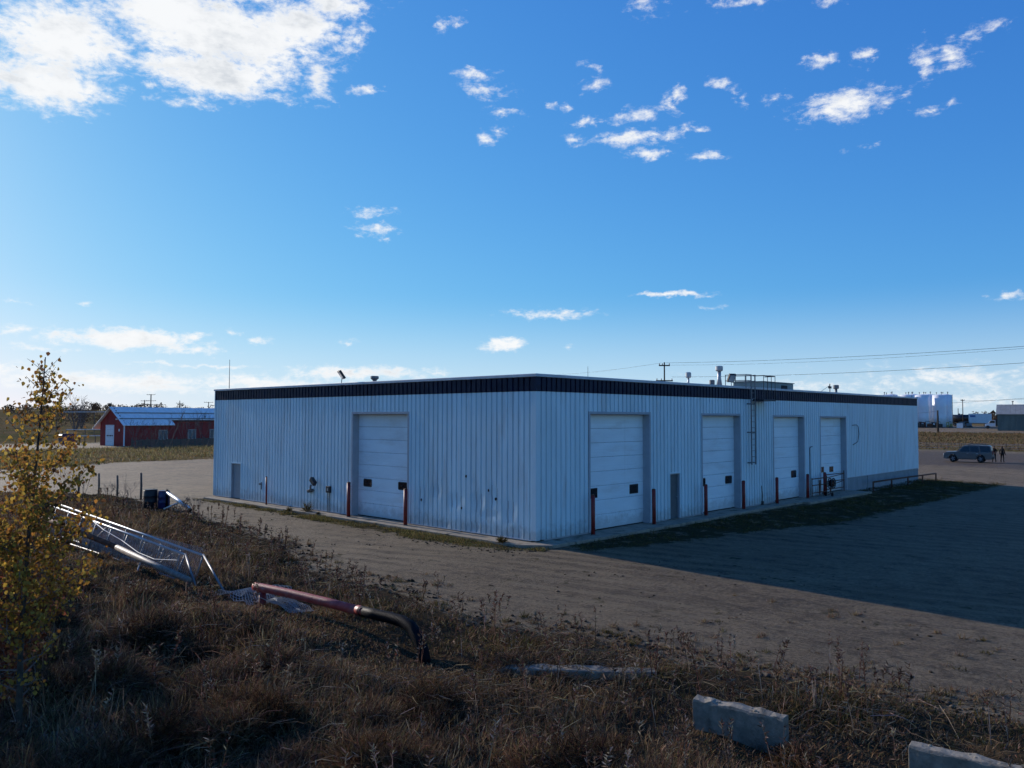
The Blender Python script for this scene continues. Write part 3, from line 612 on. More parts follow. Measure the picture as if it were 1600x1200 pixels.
# hose reel cart by the gate
hc = thing('reel_cart', 'dark reel cart with small wheels standing against the middle bollard of the gate', 'cart', (26.0, -.85, -.06))
def ring(mb, c, r, t, ax, n=18, m=6):
    c = Vector(c); pts = []
    for k in range(n+1):
        a = 2*math.pi*k/n; pts.append(c+(Vector((math.cos(a)*r, 0, math.sin(a)*r)) if ax == 'y' else Vector((0, math.cos(a)*r, math.sin(a)*r))))
    return mb.path(pts, t, m, False)
m_ = MB(); ring(m_, (.1, 0, .78), .30, .035, 'y'); ring(m_, (.1, .22, .78), .30, .035, 'y'); m_.build('reel_flange', M['blacksteel'], hc)
m_ = MB(); 
for k in range(6): ring(m_, (.1, .03+.032*k, .78), .2, .03, 'y', 14, 5)
m_.build('hose', M['blackpipe'], hc)
m_ = MB()
for k in range(4):
    a = math.pi*k/4; m_.tube((.1-.3*math.cos(a), 0, .78-.3*math.sin(a)), (.1+.3*math.cos(a), 0, .78+.3*math.sin(a)), .015, 5)
m_.build('spokes', M['rust'], hc)
m_ = MB(); m_.path([(-.45, .1, .25), (-.2, .1, .3), (.1, .1, .78), (.5, .1, .9)], .022, 6); m_.path([(-.1, .1, .2), (.1, .1, .78)], .022, 6); m_.tube((-.5, .1, .12), (.3, .1, .2), .025, 6); m_.build('frame', M['rust'], hc)
for y in (-.08, .3):
    m_ = MB(); ring(m_, (-.3, y, .14), .11, .03, 'y', 14, 6); m_.tube((-.3, y-.02, .14), (-.3, y+.02, .14), .05, 8); m_.build('wheel', M['blackpipe'], hc)
# low red pipe rail along the foundation
rl = thing('pipe_rail', 'low dark red pipe rail on five posts along the concrete foundation', 'railing', (32.2, -1.05, -.14))
RP = [(0, 0), (3.6, .02), (6.9, -.02), (9.9, -.12), (12.9, -.2)]
MB().path([(x, y, .60-.004*x) for x, y in RP], .055, 8).build('rail', M['rust'], rl, True)
for x, y in RP: MB().tube((x, y, -.3), (x, y, .57-.004*x), .055, 8).build('post', M['rust'], rl, True)

# ------------------------------------------------------------------ barrier of fat pipe with black elbow
gb = gz(-12.2, -1.6)
bp_ = thing('pipe_barrier', 'fat faded red pipe barrier ending in a black bent pipe in the weeds', 'barrier', (-12.2, -1.56, gb-.02))
MB().path([(-.02, .12, .50), (.0, 0, .50), (.18, -1.2, .49), (.36, -2.5, .455), (.5, -3.7, .42)], [.104, .106, .106, .106, .106], 18).build('red_pipe', M['redfade'], bp_, True)
MB().lathe((-.02, .12, .5), [(.001, 0)]*2, 3) if False else None
e0 = Vector((.5, -3.66, .42)); el_ = [e0, (.56, -4.1, .41), (.60, -4.55, .41), (.62, -4.95, .40), (.60, -5.3, .33), (.55, -5.58, .17), (.50, -5.78, -.06), (.47, -5.9, -.35)]
MB().path(el_, [.118, .12, .122, .126, .128, .128, .128, .128], 18).build('black_pipe', M['blackpipe'], bp_, True)
MB().path([(.485, -3.52, .425), (.505, -3.75, .42)], .114, 18).build('collar', M['red'], bp_, True)
MB().path([(.03, -.17, -.4), (.03, -.17, .42)], .09, 14).build('post', M['red'], bp_, True)
# long rusty pipe on posts in front of the stacked gates
rp = thing('rusty_pipe_barrier', 'long rusty pipe barrier with a bleached end lying behind the yellow sapling', 'barrier', (-12.62, 1.5, gz(-12.6, 1.5)))
MB().path([(.02, 5.0, .67), (-.06, 10.0, .93), (-.1, 13.5, 1.05)], .085, 12).build('rusty_pipe', M['rust'], rp, True)
MB().path([(.05, 0, .34), (.03, 2.6, .50), (.02, 5.0, .67)], .085, 12).build('bleached_pipe', M['bleach'], rp, True, label='bleached grey pipe end')
MB().path([(.05, -.04, -.4), (.05, -.04, .30)], .09, 12).build('post', M['rust'], rp, True)
MB().path([(.0, 9.6, -.4), (.0, 9.6, .88)], .09, 12).build('post', M['rust'], rp, True)
# two stacked chain link slide gates leaning on it
def lattice(mb, P, U, V, nu, nv, r):     # diamond wire between P, P+U, P+V
    P, U, V = map(Vector, (P, U, V))
    def seg(a, b): mb.path([P+U*a[0]+V*a[1], P+U*b[0]+V*b[1]], r, 3, False)
    k = -nv
    st = U.length/nu; rr = V.length/st/nu
    for k in range(-nv, nu):
        for sg in (1, -1):
            a0 = k/nu; b0 = a0+nv/nu
            t0 = max(0, -a0/(b0-a0)); t1 = min(1, (1-a0)/(b0-a0))
            if t1-t0 < .01: continue
            u0, u1 = a0+(b0-a0)*t0, a0+(b0-a0)*t1; v0, v1 = (t0, t1) if sg > 0 else (1-t0, 1-t1)
            seg((u0, v0), (u1, v1))
def slide_gate(x, y, dz, lean, label, tail):
    g_ = thing('slide_gate', label, 'gate', (x, y, gz(x, y)), 0, 'stacked chain link gates')
    L = 11.2; h0, h1 = .72+dz, 1.2+dz
    top = lambda t: Vector((0, L*t, h0+(h1-h0)*t)); bot = lambda t: Vector((lean, L*t, .06+.05*t))
    MB().path([top(0), top(.5), top(1.08)], .034, 8).build('top_rail', M['galv'], g_, True)
    MB().path([bot(0), bot(1)], .03, 8).build('bottom_rail', M['steel'], g_, True)
    for k in range(9): MB().path([top(k/8), bot(k/8)], .024, 6).build('upright', M['steel'], g_, True)
    for k in (1, 5): MB().path([top(k/8), bot((k+1)/8)], .018, 6).build('brace', M['steel'], g_, True)
    m_ = MB(); lattice(m_, bot(0), bot(1)-bot(0), top(0.5)-bot(.5), 90, 9, .0035); m_.build('wire_mesh', M['wire'], g_)
    for (dx, dy) in tail: MB().path([top(0)+Vector((0, 0, .02)), Vector((dx, dy, .02))], .03, 8).build('tail_brace', M['steel'], g_, True)
slide_gate(-12.0, 3.0, 0, -.28, 'nearer of two stacked chain link gates leaning on the rusty pipe', [(-.25, -1.25), (-.1, -.8)])
slide_gate(-11.72, 2.45, .0, -.22, 'farther of two stacked chain link gates, slightly longer at its tail', [(-.35, -2.0)])
cb = MB(); cb.path([(-12.1, 10.2, 1.0), (-12.25, 8.6, .82), (-12.2, 7.2, .62), (-12.3, 5.6, .42), (-12.3, 4.4, .36), (-12.1, 3.2, .45)], .012, 5)
o = cb.build('hanging_cable', M['galv'], None); tag(o, 'slack grey cable hanging across the chain link gates', 'cable')
cb = MB(); cb.tube((-12.4, 5.0, .4), (-12.85, 4.3, .05), .022, 6); o = cb.build('loose_rod', M['galv'], None); tag(o, 'short pale rod sticking out below the stacked gates', 'rod')
# crumpled wire mesh roll in the grass
def crumple(name, cx, cy, lx, ly, hh, label, seed):
    r_ = np.random.default_rng(seed); n, m2 = 46, 22; vn = VN(seed)
    P_ = np.zeros((n, m2, 3))
    for i in range(n):
        for j in range(m2):
            u, v = i/(n-1), j/(m2-1)
            x = cx+(u-.5)*lx+.12*vn(u*4, v*3+9); y = cy+(v-.5)*ly+.12*vn(u*3+5, v*4)
            z = gz(x, y)+.06+hh*(math.sin(math.pi*v)**.6)*(.55+.8*vn(u*5, v*4+2))+.05*vn(u*12, v*9)
            P_[i, j] = (x, y, z)
    mb = MB()
    for i in range(n-1):
        for j in range(m2-1):
            if (i+j) % 2 == 0: mb.path([P_[i, j], P_[i+1, j+1]], .0065, 3, False)
            else: mb.path([P_[i+1, j], P_[i, j+1]], .0065, 3, False)
    o = mb.build(name, M['galv']); tag(o, label, 'wire mesh'); return o
crumple('wire_mesh_roll', -11.75, -.55, 1.5, 1.9, .38, 'crumpled roll of chain link wire left of the red barrier post', 21)
crumple('wire_mesh_roll', -11.85, -2.25, .8, 1.7, .22, 'flattened chain link wire under the red barrier pipe', 22)

# ------------------------------------------------------------------ concrete blocks
def atpx0(px, d): return CAM+Vector((math.cos(YAW), math.sin(YAW), 0))*d+rt*((px-800)/1249.1*d)
def block(x, y, rz, L, wd, h, label, hole=None, tilt=0.0, sink=.1, seed=0):
    b = thing('concrete_block', label, 'concrete block', (x, y, gz(x, y)-sink), rz, 'concrete blocks at the edge of the yard')
    b.rotation_euler = (tilt, 0, rz)
    r_ = random.Random(seed); mb = MB(); n = 14
    vs = []; fs = []
    vn = VN(seed+40)
    ring_ = [(-wd/2, 0), (wd/2, 0), (wd/2*.93, h*.93), (wd/2*.82, h), (-wd/2*.82, h), (-wd/2*.93, h*.95)]
    for i in range(n+1):
        x_ = (i/n)*L
        for k, (a, z) in enumerate(ring_):
            ch = .045*vn(i*1.3+k*7, k*3.1) if k >= 2 else .0
            vs.append((x_+.02*vn(k*2.2, i*.7)*(i in (0, n)), a+ch*.8, z+ch*1.1))
    m2 = len(ring_)
    for i in range(n):
        for k in range(m2): fs.append((i*m2+k, (i+1)*m2+k, (i+1)*m2+(k+1) % m2, i*m2+(k+1) % m2))
    fs += [tuple(range(m2)), tuple(n*m2+k for k in range(m2-1, -1, -1))]
    mb.add(vs, fs); o = mb.build('body', M['concrete'], b, bevel=.012)
    if hole:
        hx, hz = hole; m3 = MB(); m3.path([(hx, -wd/2-.004, hz), (hx, -wd/2+.08, hz)], .042, 14); m3.build('lifting_hole', M['dark'], b)
        m3 = MB(); ring(m3, (hx, -wd/2-.002, hz), .046, .012, 'y', 16, 5); m3.build('hole_rim', M['concrete'], b)
    for k in range(10):
        px_, py_ = r_.uniform(.1, L-.1), r_.uniform(-wd*.3, wd*.3); s_ = r_.uniform(.012, .03); m3 = MB()
        m3.lathe((px_, py_, h-.01), [(s_, 0), (s_*.9, s_*.7), (s_*.3, s_)], 6); m3.build('chip', M['slab'], b)
    return b
block(-10.93, -13.22, R(-83), 1.45, .26, .60, 'pale concrete block with a round hole, upright in the weeds', (.62, .26), .04, .12, 1)
pz = atpx0(1412, 11.2)
block(pz.x, pz.y, R(-84), 1.8, .30, .60, 'concrete block cut off by the lower right edge of the photo', None, -.03, -.06, 2)
block(-11.35, -9.15, R(-52), 3.0, .34, .40, 'long low concrete kerb block half buried below the black pipe', None, 0, .25, 3)
block(-18.55, -6.55, R(-8), .85, .30, .36, 'tilted concrete slab buried in dark weeds at the lower left', None, .6, .16, 4)

# ------------------------------------------------------------------ barrel, white pipe, fence posts
M['blue'] = mat('blue_plastic', (.008, .012, .075), .45, 0, .5, .2, 4)
M['plastic'] = mat('black_plastic', (.012, .012, .016), .5, 0, .4, .2, 4)
M['wood'] = mat('weathered_wood', (.12, .105, .09), .9, 0, .2, .3, 8, .3, 30)
def drum(x, y, m, label, r=.29, h=.88):
    d = thing('drum', label, 'drum', (x, y, gz(x, y)), 0, 'plastic drums in the weeds')
    MB().lathe((0, 0, 0), [(r*.94, 0), (r, .05), (r, h*.3), (r*1.04, h*.33), (r*1.04, h*.36), (r, h*.39), (r, h*.62), (r*1.04, h*.65), (r*1.04, h*.68), (r, h*.71), (r, h*.93), (r*.92, h)], 20).build('shell', m, d, True)
    MB().lathe((0, 0, h), [(r*.95, 0), (r*.97, .03), (r*.9, .035)], 20).build('rim', m, d)
    MB().lathe((r*.5, 0, h), [(.04, .0), (.04, .05), (.03, .055)], 10).build('bung', M['plastic'], d)
drum(-4.62, 21.75, M['blue'], 'dark blue plastic drum standing in the weeds'); drum(-5.1, 22.25, M['plastic'], 'black plastic drum beside the blue one', .34, .9)
wp = thing('leaning_pipe', 'shiny white pipe propped at a slant beside the blue drum', 'pipe', (-4.8, 18.4, gz(-4.8, 18.4)))
MB().path([(0, 0, .22), (.1, 1.5, .50), (.2, 3.0, .78)], .085, 14).build('pipe', M['whitepipe'], wp, True)
MB().path([(.02, -.08, .14), (0, 0.02, .165)], .09, 14).build('end_collar', M['blackpipe'], wp, True)
MB().path([(.12, 1.5, .38), (-.3, 2.2, .05)], .045, 10).build('prop', M['whitepipe'], wp, True)
MB().path([(.2, 3.05, -.1), (.2, 3.05, .95)], .06, 10).build('stake', M['blackpipe'], wp, True)
FP = [(-5.33, 32.1, 1.15, 'thin weathered fence post nearest the yellow sapling'), (-4.05, 32.5, 1.25, 'second weathered fence post from the sapling'), (-3.72, 30.44, 1.2, 'third weathered fence post from the sapling'), (-3.78, 26.8, 1.5, 'tallest weathered fence post, nearest the black drum')]
for (x, y, h, lb) in FP:
    p = thing('fence_post', lb, 'post', (x, y, gz(x, y)), 0, 'weathered posts at the edge of the yard')
    MB().path([(0, 0, -.2), (.02, .01, h*.5), (.0, .02, h)], [.065, .06, .055], 9).build('stake', M['wood'], p, True)
    MB().lathe((0, .02, h), [(.057, 0), (.05, .02), (.02, .03)], 9).build('cap', M['wood'], p)

# ------------------------------------------------------------------ red building across the yard
M['redwall'] = mat('red_siding', (.29, .038, .032), .7, 0, .3, .12, 1.5, stretch=(1, 1, .2), rnd=.06)
M['blueroof'] = mat('pale_metal_roof', (.82, .79, .76), .28, .0, .9, .08, 1.0)
M['whitetrim'] = mat('white_trim', (.72, .73, .74), .5, 0, .4, .06)
M['dulltrim'] = mat('dull_trim', (.42, .38, .34), .7)
M['frost'] = mat('dull_window', (.12, .14, .15), .2, 0, .5, .2, 2)
rb = thing('red_building', 'long red clad building with pale metal roof beyond the yard', 'building', (27.45, 122.0, gz(28.5, 119)), R(-73.5))
RW, RLn, EV, RG = 5.9, 40.0, 3.85, 6.35      # local: x along the gable, y along the length
rm = MB(); 
for k in range(int(RW/.5)+1):
    a, b = k*.5, min((k+1)*.5, RW)
    if b-a < .05: continue
    zt = lambda s: EV+(RG-EV)*(1-abs(s-RW/2)/(RW/2))
    mid = (a+b)/2; lo = 3.35 if 1.45 < mid < 3.35 else 0
    m_ = MB(); m_.prism([(a, lo), (b-.02, lo), (b-.02, zt(b)), (mid, max(zt(a), zt(b), zt(mid))), (a, zt(a))], lambda s, z, d: (s, d, z), -.01*(k % 2), .12); m_.build('siding_board', M['redwall'], rb)
for k in range(40):
    a, b = k*1.0, k*1.0+.985
    m_ = MB(); m_.box(RW-.12-(0 if k < 10 else 1.0), RW+.012*(k % 2)-(0 if k < 10 else 1.0), .13+a, .13+b, 0, EV+(0 if k < 10 else .15)); m_.build('siding_board', M['redwall'], rb)
MB().box(0, RW-1.15, .13, RLn, 0, EV-.05).build('wall_core', M['redwall'], rb); MB().box(RW-1.0, RW-.13, 10.1, 10.2, 0, EV).build('step_wall', M['redwall'], rb)
def slope(y0, y1, xe, name):
    m_ = MB(); sx = (RG-EV)/(RW/2); ze = RG+.10-sx*(xe-RW/2)
    m_.add([(RW/2, y0, RG+.10), (xe, y0, ze), (xe, y1, ze), (RW/2, y1, RG+.10), (RW/2, y0, RG), (xe, y0, ze-.1), (xe, y1, ze-.1), (RW/2, y1, RG)], [(0, 1, 2, 3), (4, 7, 6, 5), (0, 4, 5, 1), (2, 6, 7, 3), (1, 5, 6, 2)]); return m_
for k in range(40):
    y0 = -.5+k*1.0125; y1 = y0+1.0; o = slope(y0, y1, RW+.6 if y1 < 10.6 else RW-.45, 'x').build('roof_sheet', M['blueroof'], rb)
m_ = MB(); sx = (RG-EV)/(RW/2); m_.add([(RW/2, -.5, RG+.1), (-1.3, -.5, RG+.1-sx*(RW/2+1.3)), (-1.3, RLn, RG+.1-sx*(RW/2+1.3)), (RW/2, RLn, RG+.1), (RW/2, -.5, RG), (-1.3, -.5, RG-sx*(RW/2+1.3)), (-1.3, RLn, RG-sx*(RW/2+1.3)), (RW/2, RLn, RG)], [(3, 2, 1, 0), (4, 5, 6, 7), (1, 5, 4, 0), (2, 6, 5, 1)]); m_.build('roof_slope', M['blueroof'], rb)
for zf in (.36, .68):
    m_ = MB(); xx = RW/2+zf*(RW/2+.6); zz = RG+.14-sx*(xx-RW/2); m_.box(xx-.04, xx+.04, -.45, RLn-.5, zz, zz+.14); m_.build('snow_guard', M['steel'], rb)
m_ = MB(); m_.path([(-1.3, -.52, RG-sx*(RW/2+1.3)), (RW/2, -.52, RG+.02), (RW+.6, -.52, RG-sx*(RW/2+.6))], .11, 4); m_.build('barge_board', M['whitetrim'], rb)
m_ = MB(); m_.box(RW-.05, RW+.06, -.06, .12, 0, EV); m_.build('corner_trim', M['whitetrim'], rb)
m_ = MB(); m_.lathe((RW/2+2.0, 17.5, RG-sx*2.0), [(.16, 0), (.16, .2), (.06, .35), (.06, .9), (.09, .95)], 10); m_.build('roof_vent', M['steel'], rb)
dr = bpy.data.objects.new('roller_door', None); COL.objects.link(dr); dr.parent = rb
for k in range(5): MB().box(1.55, 3.35, -.04, .04, .02+k*.66, .02+k*.66+.645).build('door_section', M['whitetrim'], dr)
MB().box(1.45, 3.45, .045, .10, 0, 3.36).build('door_backing', M['dark'], dr)
for k in range(4): MB().box(1.75+k*.4, 2.0+k*.4, -.06, -.04, 1.55, 1.8).build('window_pane', M['glassdark'], dr)
for (a, b) in ((1.42, 1.55), (3.35, 3.48)): MB().box(a, b, -.07, .05, 0, 3.45).build('door_frame', M['whitetrim'], dr)
MB().box(1.555, 3.345, -.07, .05, 3.33, 3.45).build('door_frame', M['whitetrim'], dr)
m_ = MB(); m_.box(4.0, 4.3, -.2, -.02, 4.3, 4.5); m_.build('wall_lamp', M['whitetrim'], rb); m_ = MB(); m_.box(4.7, 4.9, -.12, -.02, 2.4, 2.8); m_.build('meter_box', M['whitetrim'], rb)
for k, y in enumerate((6.8, 13.8, 18.8, 23.6, 28.4)):
    xf = RW if y < 10 else RW-1.0
    wv = bpy.data.objects.new('window', None); COL.objects.link(wv); wv.parent = rb
    MB().box(xf+.02, xf+.05, y, y+1.6, .95, 2.45).build('pane', M['frost'], wv)
    for (a, b, c, d) in ((y-.12, y, .85, 2.55), (y+1.6, y+1.72, .85, 2.55), (y+.001, y+1.599, .85, .95), (y+.001, y+1.599, 2.45, 2.55), (y+.74, y+.86, .951, 2.449)): MB().box(xf+.0, xf+.09, a, b, c, d).build('window_frame', M['dulltrim'], wv)
sg = bpy.data.objects.new('wall_sign', None); COL.objects.link(sg); sg.parent = rb; sg['label'] = 'small white panels high on the wall by the roof'
for (a, b) in ((30.2, 30.6), (31.3, 32.2), (32.4, 33.2)): MB().box(RW-.98, RW-.93, a, b, 2.75, 3.55).build('sign_panel', M['whitetrim'], sg)
# grey board fence in front of it
gf = thing('board_fence', 'weathered grey board fence in front of the red building', 'fence', (25.9, 104.7, gz(30, 105)), R(7.6))
r_ = random.Random(5)
for k in range(74):
    h = 1.25+.12*r_.random(); x = k*.30; w_ = .24+.04*r_.random()
    if r_.random() < .05: continue
    MB().box(x, x+w_, -.015, .015+.01*r_.random(), .02, h).build('board', M['wood'], gf)
for z in (.4, 1.0): MB().box(-.1, 22.2, .03, .09, z, z+.09).build('rail', M['wood'], gf)
for k in range(10): MB().box(k*2.45, k*2.45+.12, .10, .22, -.1, 1.55).build('post', M['wood'], gf)
# pipe corral rails on the slope, blue bin
for (x0, y0, x1, y1, z, lb) in ((29.0, 143.5, 36.5, 136.5, 2.25, 'long white pipe rail left of the red building gable'), (28, 141, 34, 135.5, 1.1, 'lower white pipe rail left of the red building gable'), (36, 172, 54, 157, 5.7, 'pale rail high on the slope behind the yellow sapling')):
    pr = thing('rail_fence', lb, 'fence', (x0, y0, gz(x0, y0)))
    dx, dy = x1-x0, y1-y0; zr0 = z-gz(x0, y0)
    MB().tube((0, 0, zr0), (dx, dy, zr0+.1), .07, 6).build('rail', M['whitepipe'], pr)
    for k in range(4):
        t = k/3; gx_, gy_ = x0+dx*t, y0+dy*t; MB().tube((dx*t, dy*t, gz(gx_, gy_)-gz(x0, y0)-.3), (dx*t, dy*t, zr0), .08, 6).build('post', M['wood'], pr)
bb = thing('waste_bin', 'dark blue waste container left of the red building', 'container', (25.2, 131.0, gz(25.2, 131)))
m_ = MB(); m_.prism([(-.9, 0), (.9, 0), (1.15, 1.5), (1.0, 1.75), (-1.0, 1.6), (-1.15, 1.4)], lambda a, b, d: (a, d, b+.15), -.8, .8); m_.build('body', M['blue'], bb, bevel=.03)
MB().box(-1.0, 1.0, -.85, .85, 1.80, 1.9).build('lid', M['plastic'], bb)
for x in (-.7, .7): MB().box(x-.08, x+.08, -.86, .86, 0, .15).build('skid', M['plastic'], bb)
MB().box(-1.05, 1.05, -.84, -.80, 1.0, 1.1).build('band', M['blue'], bb)
MB().box(-1.3, -1.12, -.5, .5, 1.1, 1.25).build('fork_pocket', M['blue'], bb)

# ------------------------------------------------------------------ tank farm on the right
M['tank'] = mat('tank_paint', (.82, .82, .84), .45, 0, .4, .05, .6, 0, 40, (.45, .44, .42), .3, .25)
def tank(x, y, z0, r, h, label):
    t_ = thing('storage_tank', label, 'tank', (x, y, z0), R(random.uniform(0, 360)), 'white storage tanks beyond the road')
    MB().lathe((0, 0, .25), [(r, 0), (r, h*.28), (r*1.004, h*.285), (r, h*.29), (r, h*.62), (r*1.004, h*.625), (r, h*.63), (r, h)], 32).build('shell', M['tank'], t_, True)
    MB().lathe((0, 0, h+.25), [(r, 0), (r*.55, .16), (.3, .3), (.1, .32)], 32).build('roof', M['tank'], t_)
    MB().lathe((0, 0, 0), [(r*1.1, -.6), (r*1.1, .25)], 24).build('base', M['found'], t_)
    MB().lathe((.7, 0, h+.4), [(.10, 0), (.10, .6), (.2, .65), (.2, .85)], 8).build('vent', M['steel'], t_)
    MB().lathe((-.6, .3, h+.4), [(.08, 0), (.08, .5), (.16, .55), (.16, .75)], 8).build('vent', M['steel'], t_)
    MB().path([(r+.08, 0, .5), (r+.08, 0, h+.4)], .07, 5).build('ladder', M['steel'], t_)
fr = Vector((math.cos(R(12)), math.sin(R(12)), 0)); sd_ = Vector((math.sin(YAW), -math.cos(YAW), 0))
TK = [('mostly hidden by the warehouse, farthest left', 1383), ('rising just behind the warehouse roof end', 1417), ('left of the two front tanks clear of the warehouse', 1440.5), ('right of the two front tanks clear of the warehouse', 1467.5)]
def atpx(px, d):   # a place on the ground d metres ahead, at a bearing
    f_ = Vector((math.cos(YAW), math.sin(YAW), 0)); return CAM+f_*d+rt*((px-800)/1249.1*d)
for lb, px in TK:
    p = atpx(px, 240); tank(p.x, p.y, gz(p.x, p.y)-.1, 1.85, 9.3, 'white front tank '+lb)
    p = atpx(px+9.5, 247); tank(p.x, p.y, gz(p.x, p.y)-.1, 1.85, 9.55, 'white tank behind the one '+lb)
M['blackveh'] = mat('black_tanker', (.015, .016, .018), .35, 0, .5, .2, 2)
M['rubber'] = mat('tyre_rubber', (.015, .015, .016), .8, 0, .3, .2, 10)
def wheel(parent, c, r, w, ax='y', rim=None):
    o = bpy.data.objects.new('wheel', None); COL.objects.link(o); o.parent = parent; o.location = c
    n = 24; prof_ = [(r*.62, -w/2), (r*.93, -w/2), (r, -w*.35), (r, w*.35), (r*.93, w/2), (r*.62, w/2)]
    def lath(pr):
        mb = MB(); vs = []
        for (q, z) in pr:
            for k in range(n):
                a = 2*math.pi*k/n; vs.append((q*math.cos(a), z, q*math.sin(a)) if ax == 'y' else (z, q*math.cos(a), q*math.sin(a)))
        m2 = len(pr); fs = [(i*n+k, i*n+(k+1) % n, (i+1)*n+(k+1) % n, (i+1)*n+k) for i in range(m2-1) for k in range(n)]
        fs += [tuple(range(n)), tuple((m2-1)*n+k for k in range(n))]; return mb.add(vs, fs)
    lath(prof_).build('tyre', M['rubber'], o, True)
    lath([(r*.15, -w*.42), (r*.6, -w*.46), (r*.6, w*.46), (r*.15, w*.42)]).build('rim', rim or M['galv'], o)
    mb = MB()
    for sgn in (-1, 1):
        for k in range(5):
            a = 2*math.pi*k/5; c1, s1 = math.cos(a), math.sin(a); q = w*.475*sgn
            v0, v1 = (Vector((.1*r*c1, q, .1*r*s1)), Vector((.58*r*c1, q, .58*r*s1))) if ax == 'y' else (Vector((q, .1*r*c1, .1*r*s1)), Vector((q, .58*r*c1, .58*r*s1)))
            mb.path([v0, v1], r*.07, 4)
    mb.build('spokes', rim or M['galv'], o)
    return o
RZR = R(-78)
p = atpx(1531, 242); dirt_ = Vector((math.sin(R(16)), -math.cos(R(16)), 0)); z_ = gz(p.x, p.y)
tr = thing('box_trailer', 'white box trailer parked between the tanks and the grey green shed', 'trailer', (p.x, p.y, z_), RZR)
for k in range(8): MB().box(-3.0+k*.75, -3.0+k*.75+.737, -1.25, 1.25, 1.1, 3.95).build('side_panel', M['whitetrim'], tr)
MB().box(-3.02, 3.02, -1.2, 1.2, .95, 1.09).build('chassis', M['blacksteel'], tr); MB().box(-3.03, -3.01, -1.2, 1.2, 1.1, 3.9).build('end_door', M['frost'], tr)
for x in (1.4, 2.5):
    for y in (-1.05, 1.05): wheel(tr, (x, y, .5), .5, .3)
MB().box(-2.4, -2.25, -.9, -.8, 0, 1.0).build('landing_leg', M['blacksteel'], tr); MB().box(-2.4, -2.25, .8, .9, 0, 1.0).build('landing_leg', M['blacksteel'], tr)
M['bluemark'] = mat('blue_mark', (.10, .16, .34), .6)
MB().box(-2.6, -1.2, -1.262, -1.252, 2.9, 3.5).build('side_mark', M['bluemark'], tr)
p = atpx(1502, 262); z_ = gz(p.x, p.y)
tk = thing('tanker_trailer', 'black tanker trailer beside the white box trailer', 'trailer', (p.x, p.y, z_), RZR)
m_ = MB(); m_.path([(-2.9, 0, 2.5), (-2.8, 0, 2.5), (2.5, 0, 2.5), (2.6, 0, 2.5)], [.9, 1.2, 1.2, .9], 20); m_.build('vessel', M['blackveh'], tk, True)
MB().box(-2.6, 2.4, -.5, .5, 1.1, 1.3).build('chassis', M['blacksteel'], tk)
MB().lathe((0, 0, 3.68), [(.3, 0), (.3, .15), (.2, .2)], 12).build('hatch', M['blackveh'], tk)
for x in (-1.9, 1.0, 2.0):
    for y in (-1.0, 1.0): wheel(tk, (x, y, .5), .5, .3)
p = atpx(1549, 218); z_ = gz(p.x, p.y)
tc_ = thing('truck', 'white truck parked at the corner of the grey green shed', 'truck', (p.x, p.y, z_), RZR)
m_ = MB(); m_.prism([(-1.6, .55), (-1.6, 1.25), (-.75, 1.45), (-.35, 2.25), (.85, 2.3), (.85, .55)], lambda a, b, d: (a, d, b), -.95, .95); m_.build('cab', M['whitetrim'], tc_, bevel=.05)
MB().box(.9, 3.2, -1.0, 1.0, .7, 2.6).build('box_body', M['blackveh'], tc_, bevel=.03)
m_ = MB(); m_.prism([(-.62, 1.5), (-.3, 2.15), (.7, 2.18), (.7, 1.5)], lambda a, b, d: (a, d, b), -.97, -.955); m_.build('side_window', M['glassdark'], tc_)
for x in (-.95, 2.2):
    for y in (-.9, .9): wheel(tc_, (x, y, .42), .42, .28)
MB().box(-1.66, -1.6, -.8, -.5, .85, 1.1).build('headlight', M['frost'], tc_)
MB().box(-1.72, -1.58, -.95, .95, .45, .65).build('bumper', M['steel'], tc_)
# shed
M['shed'] = mat('shed_sheeting', (.115, .15, .14), .6, 0, .3, .15, 1.0, stretch=(1, 1, .2), rnd=.15)
M['shedroof'] = mat('shed_roof', (.30, .29, .26), .5, 0, .4, .12, 1.0)
p = atpx(1558, 200); z_ = gz(p.x, p.y)-.1
sh = thing('shed', 'grey green metal shed with pale gable roof at the right edge', 'shed', (p.x, p.y, z_), R(-80))
for k in range(14): MB().box(k*1.0, k*1.0+.985, -.03-.015*(k % 2), .1, -.5, 4.35).build('wall_sheet', M['shed'], sh)
m_ = MB(); m_.prism([(0, -.5), (9, -.5), (9, 4.35), (4.5, 6.6), (0, 4.35)], lambda a, b, d: (d, a, b), -.02, .1); m_.build('gable_wall', M['shed'], sh)
for k in range(14):
    m_ = MB(); x0, x1 = -.3+k*1.04, -.3+k*1.04+1.02
    m_.add([(x0, -.35, 4.25), (x1, -.35, 4.25), (x1, 4.5, 6.72), (x0, 4.5, 6.72), (x0, -.35, 4.17), (x1, -.35, 4.17), (x1, 4.5, 6.64), (x0, 4.5, 6.64)], [(0, 1, 2, 3), (7, 6, 5, 4), (0, 4, 5, 1), (0, 3, 7, 4), (1, 5, 6, 2)]); m_.build('roof_sheet', M['shedroof'], sh)
m_ = MB(); m_.add([(-.3, 9.35, 4.25), (14.3, 9.35, 4.25), (14.3, 4.5, 6.72), (-.3, 4.5, 6.72)], [(3, 2, 1, 0)]); m_.build('roof_slope', M['shedroof'], sh)
MB().lathe((3.2, 4.3, 6.6), [(.1, 0), (.1, .7), (.22, .75), (.22, 1.0)], 10).build('roof_vent', M['steel'], sh)
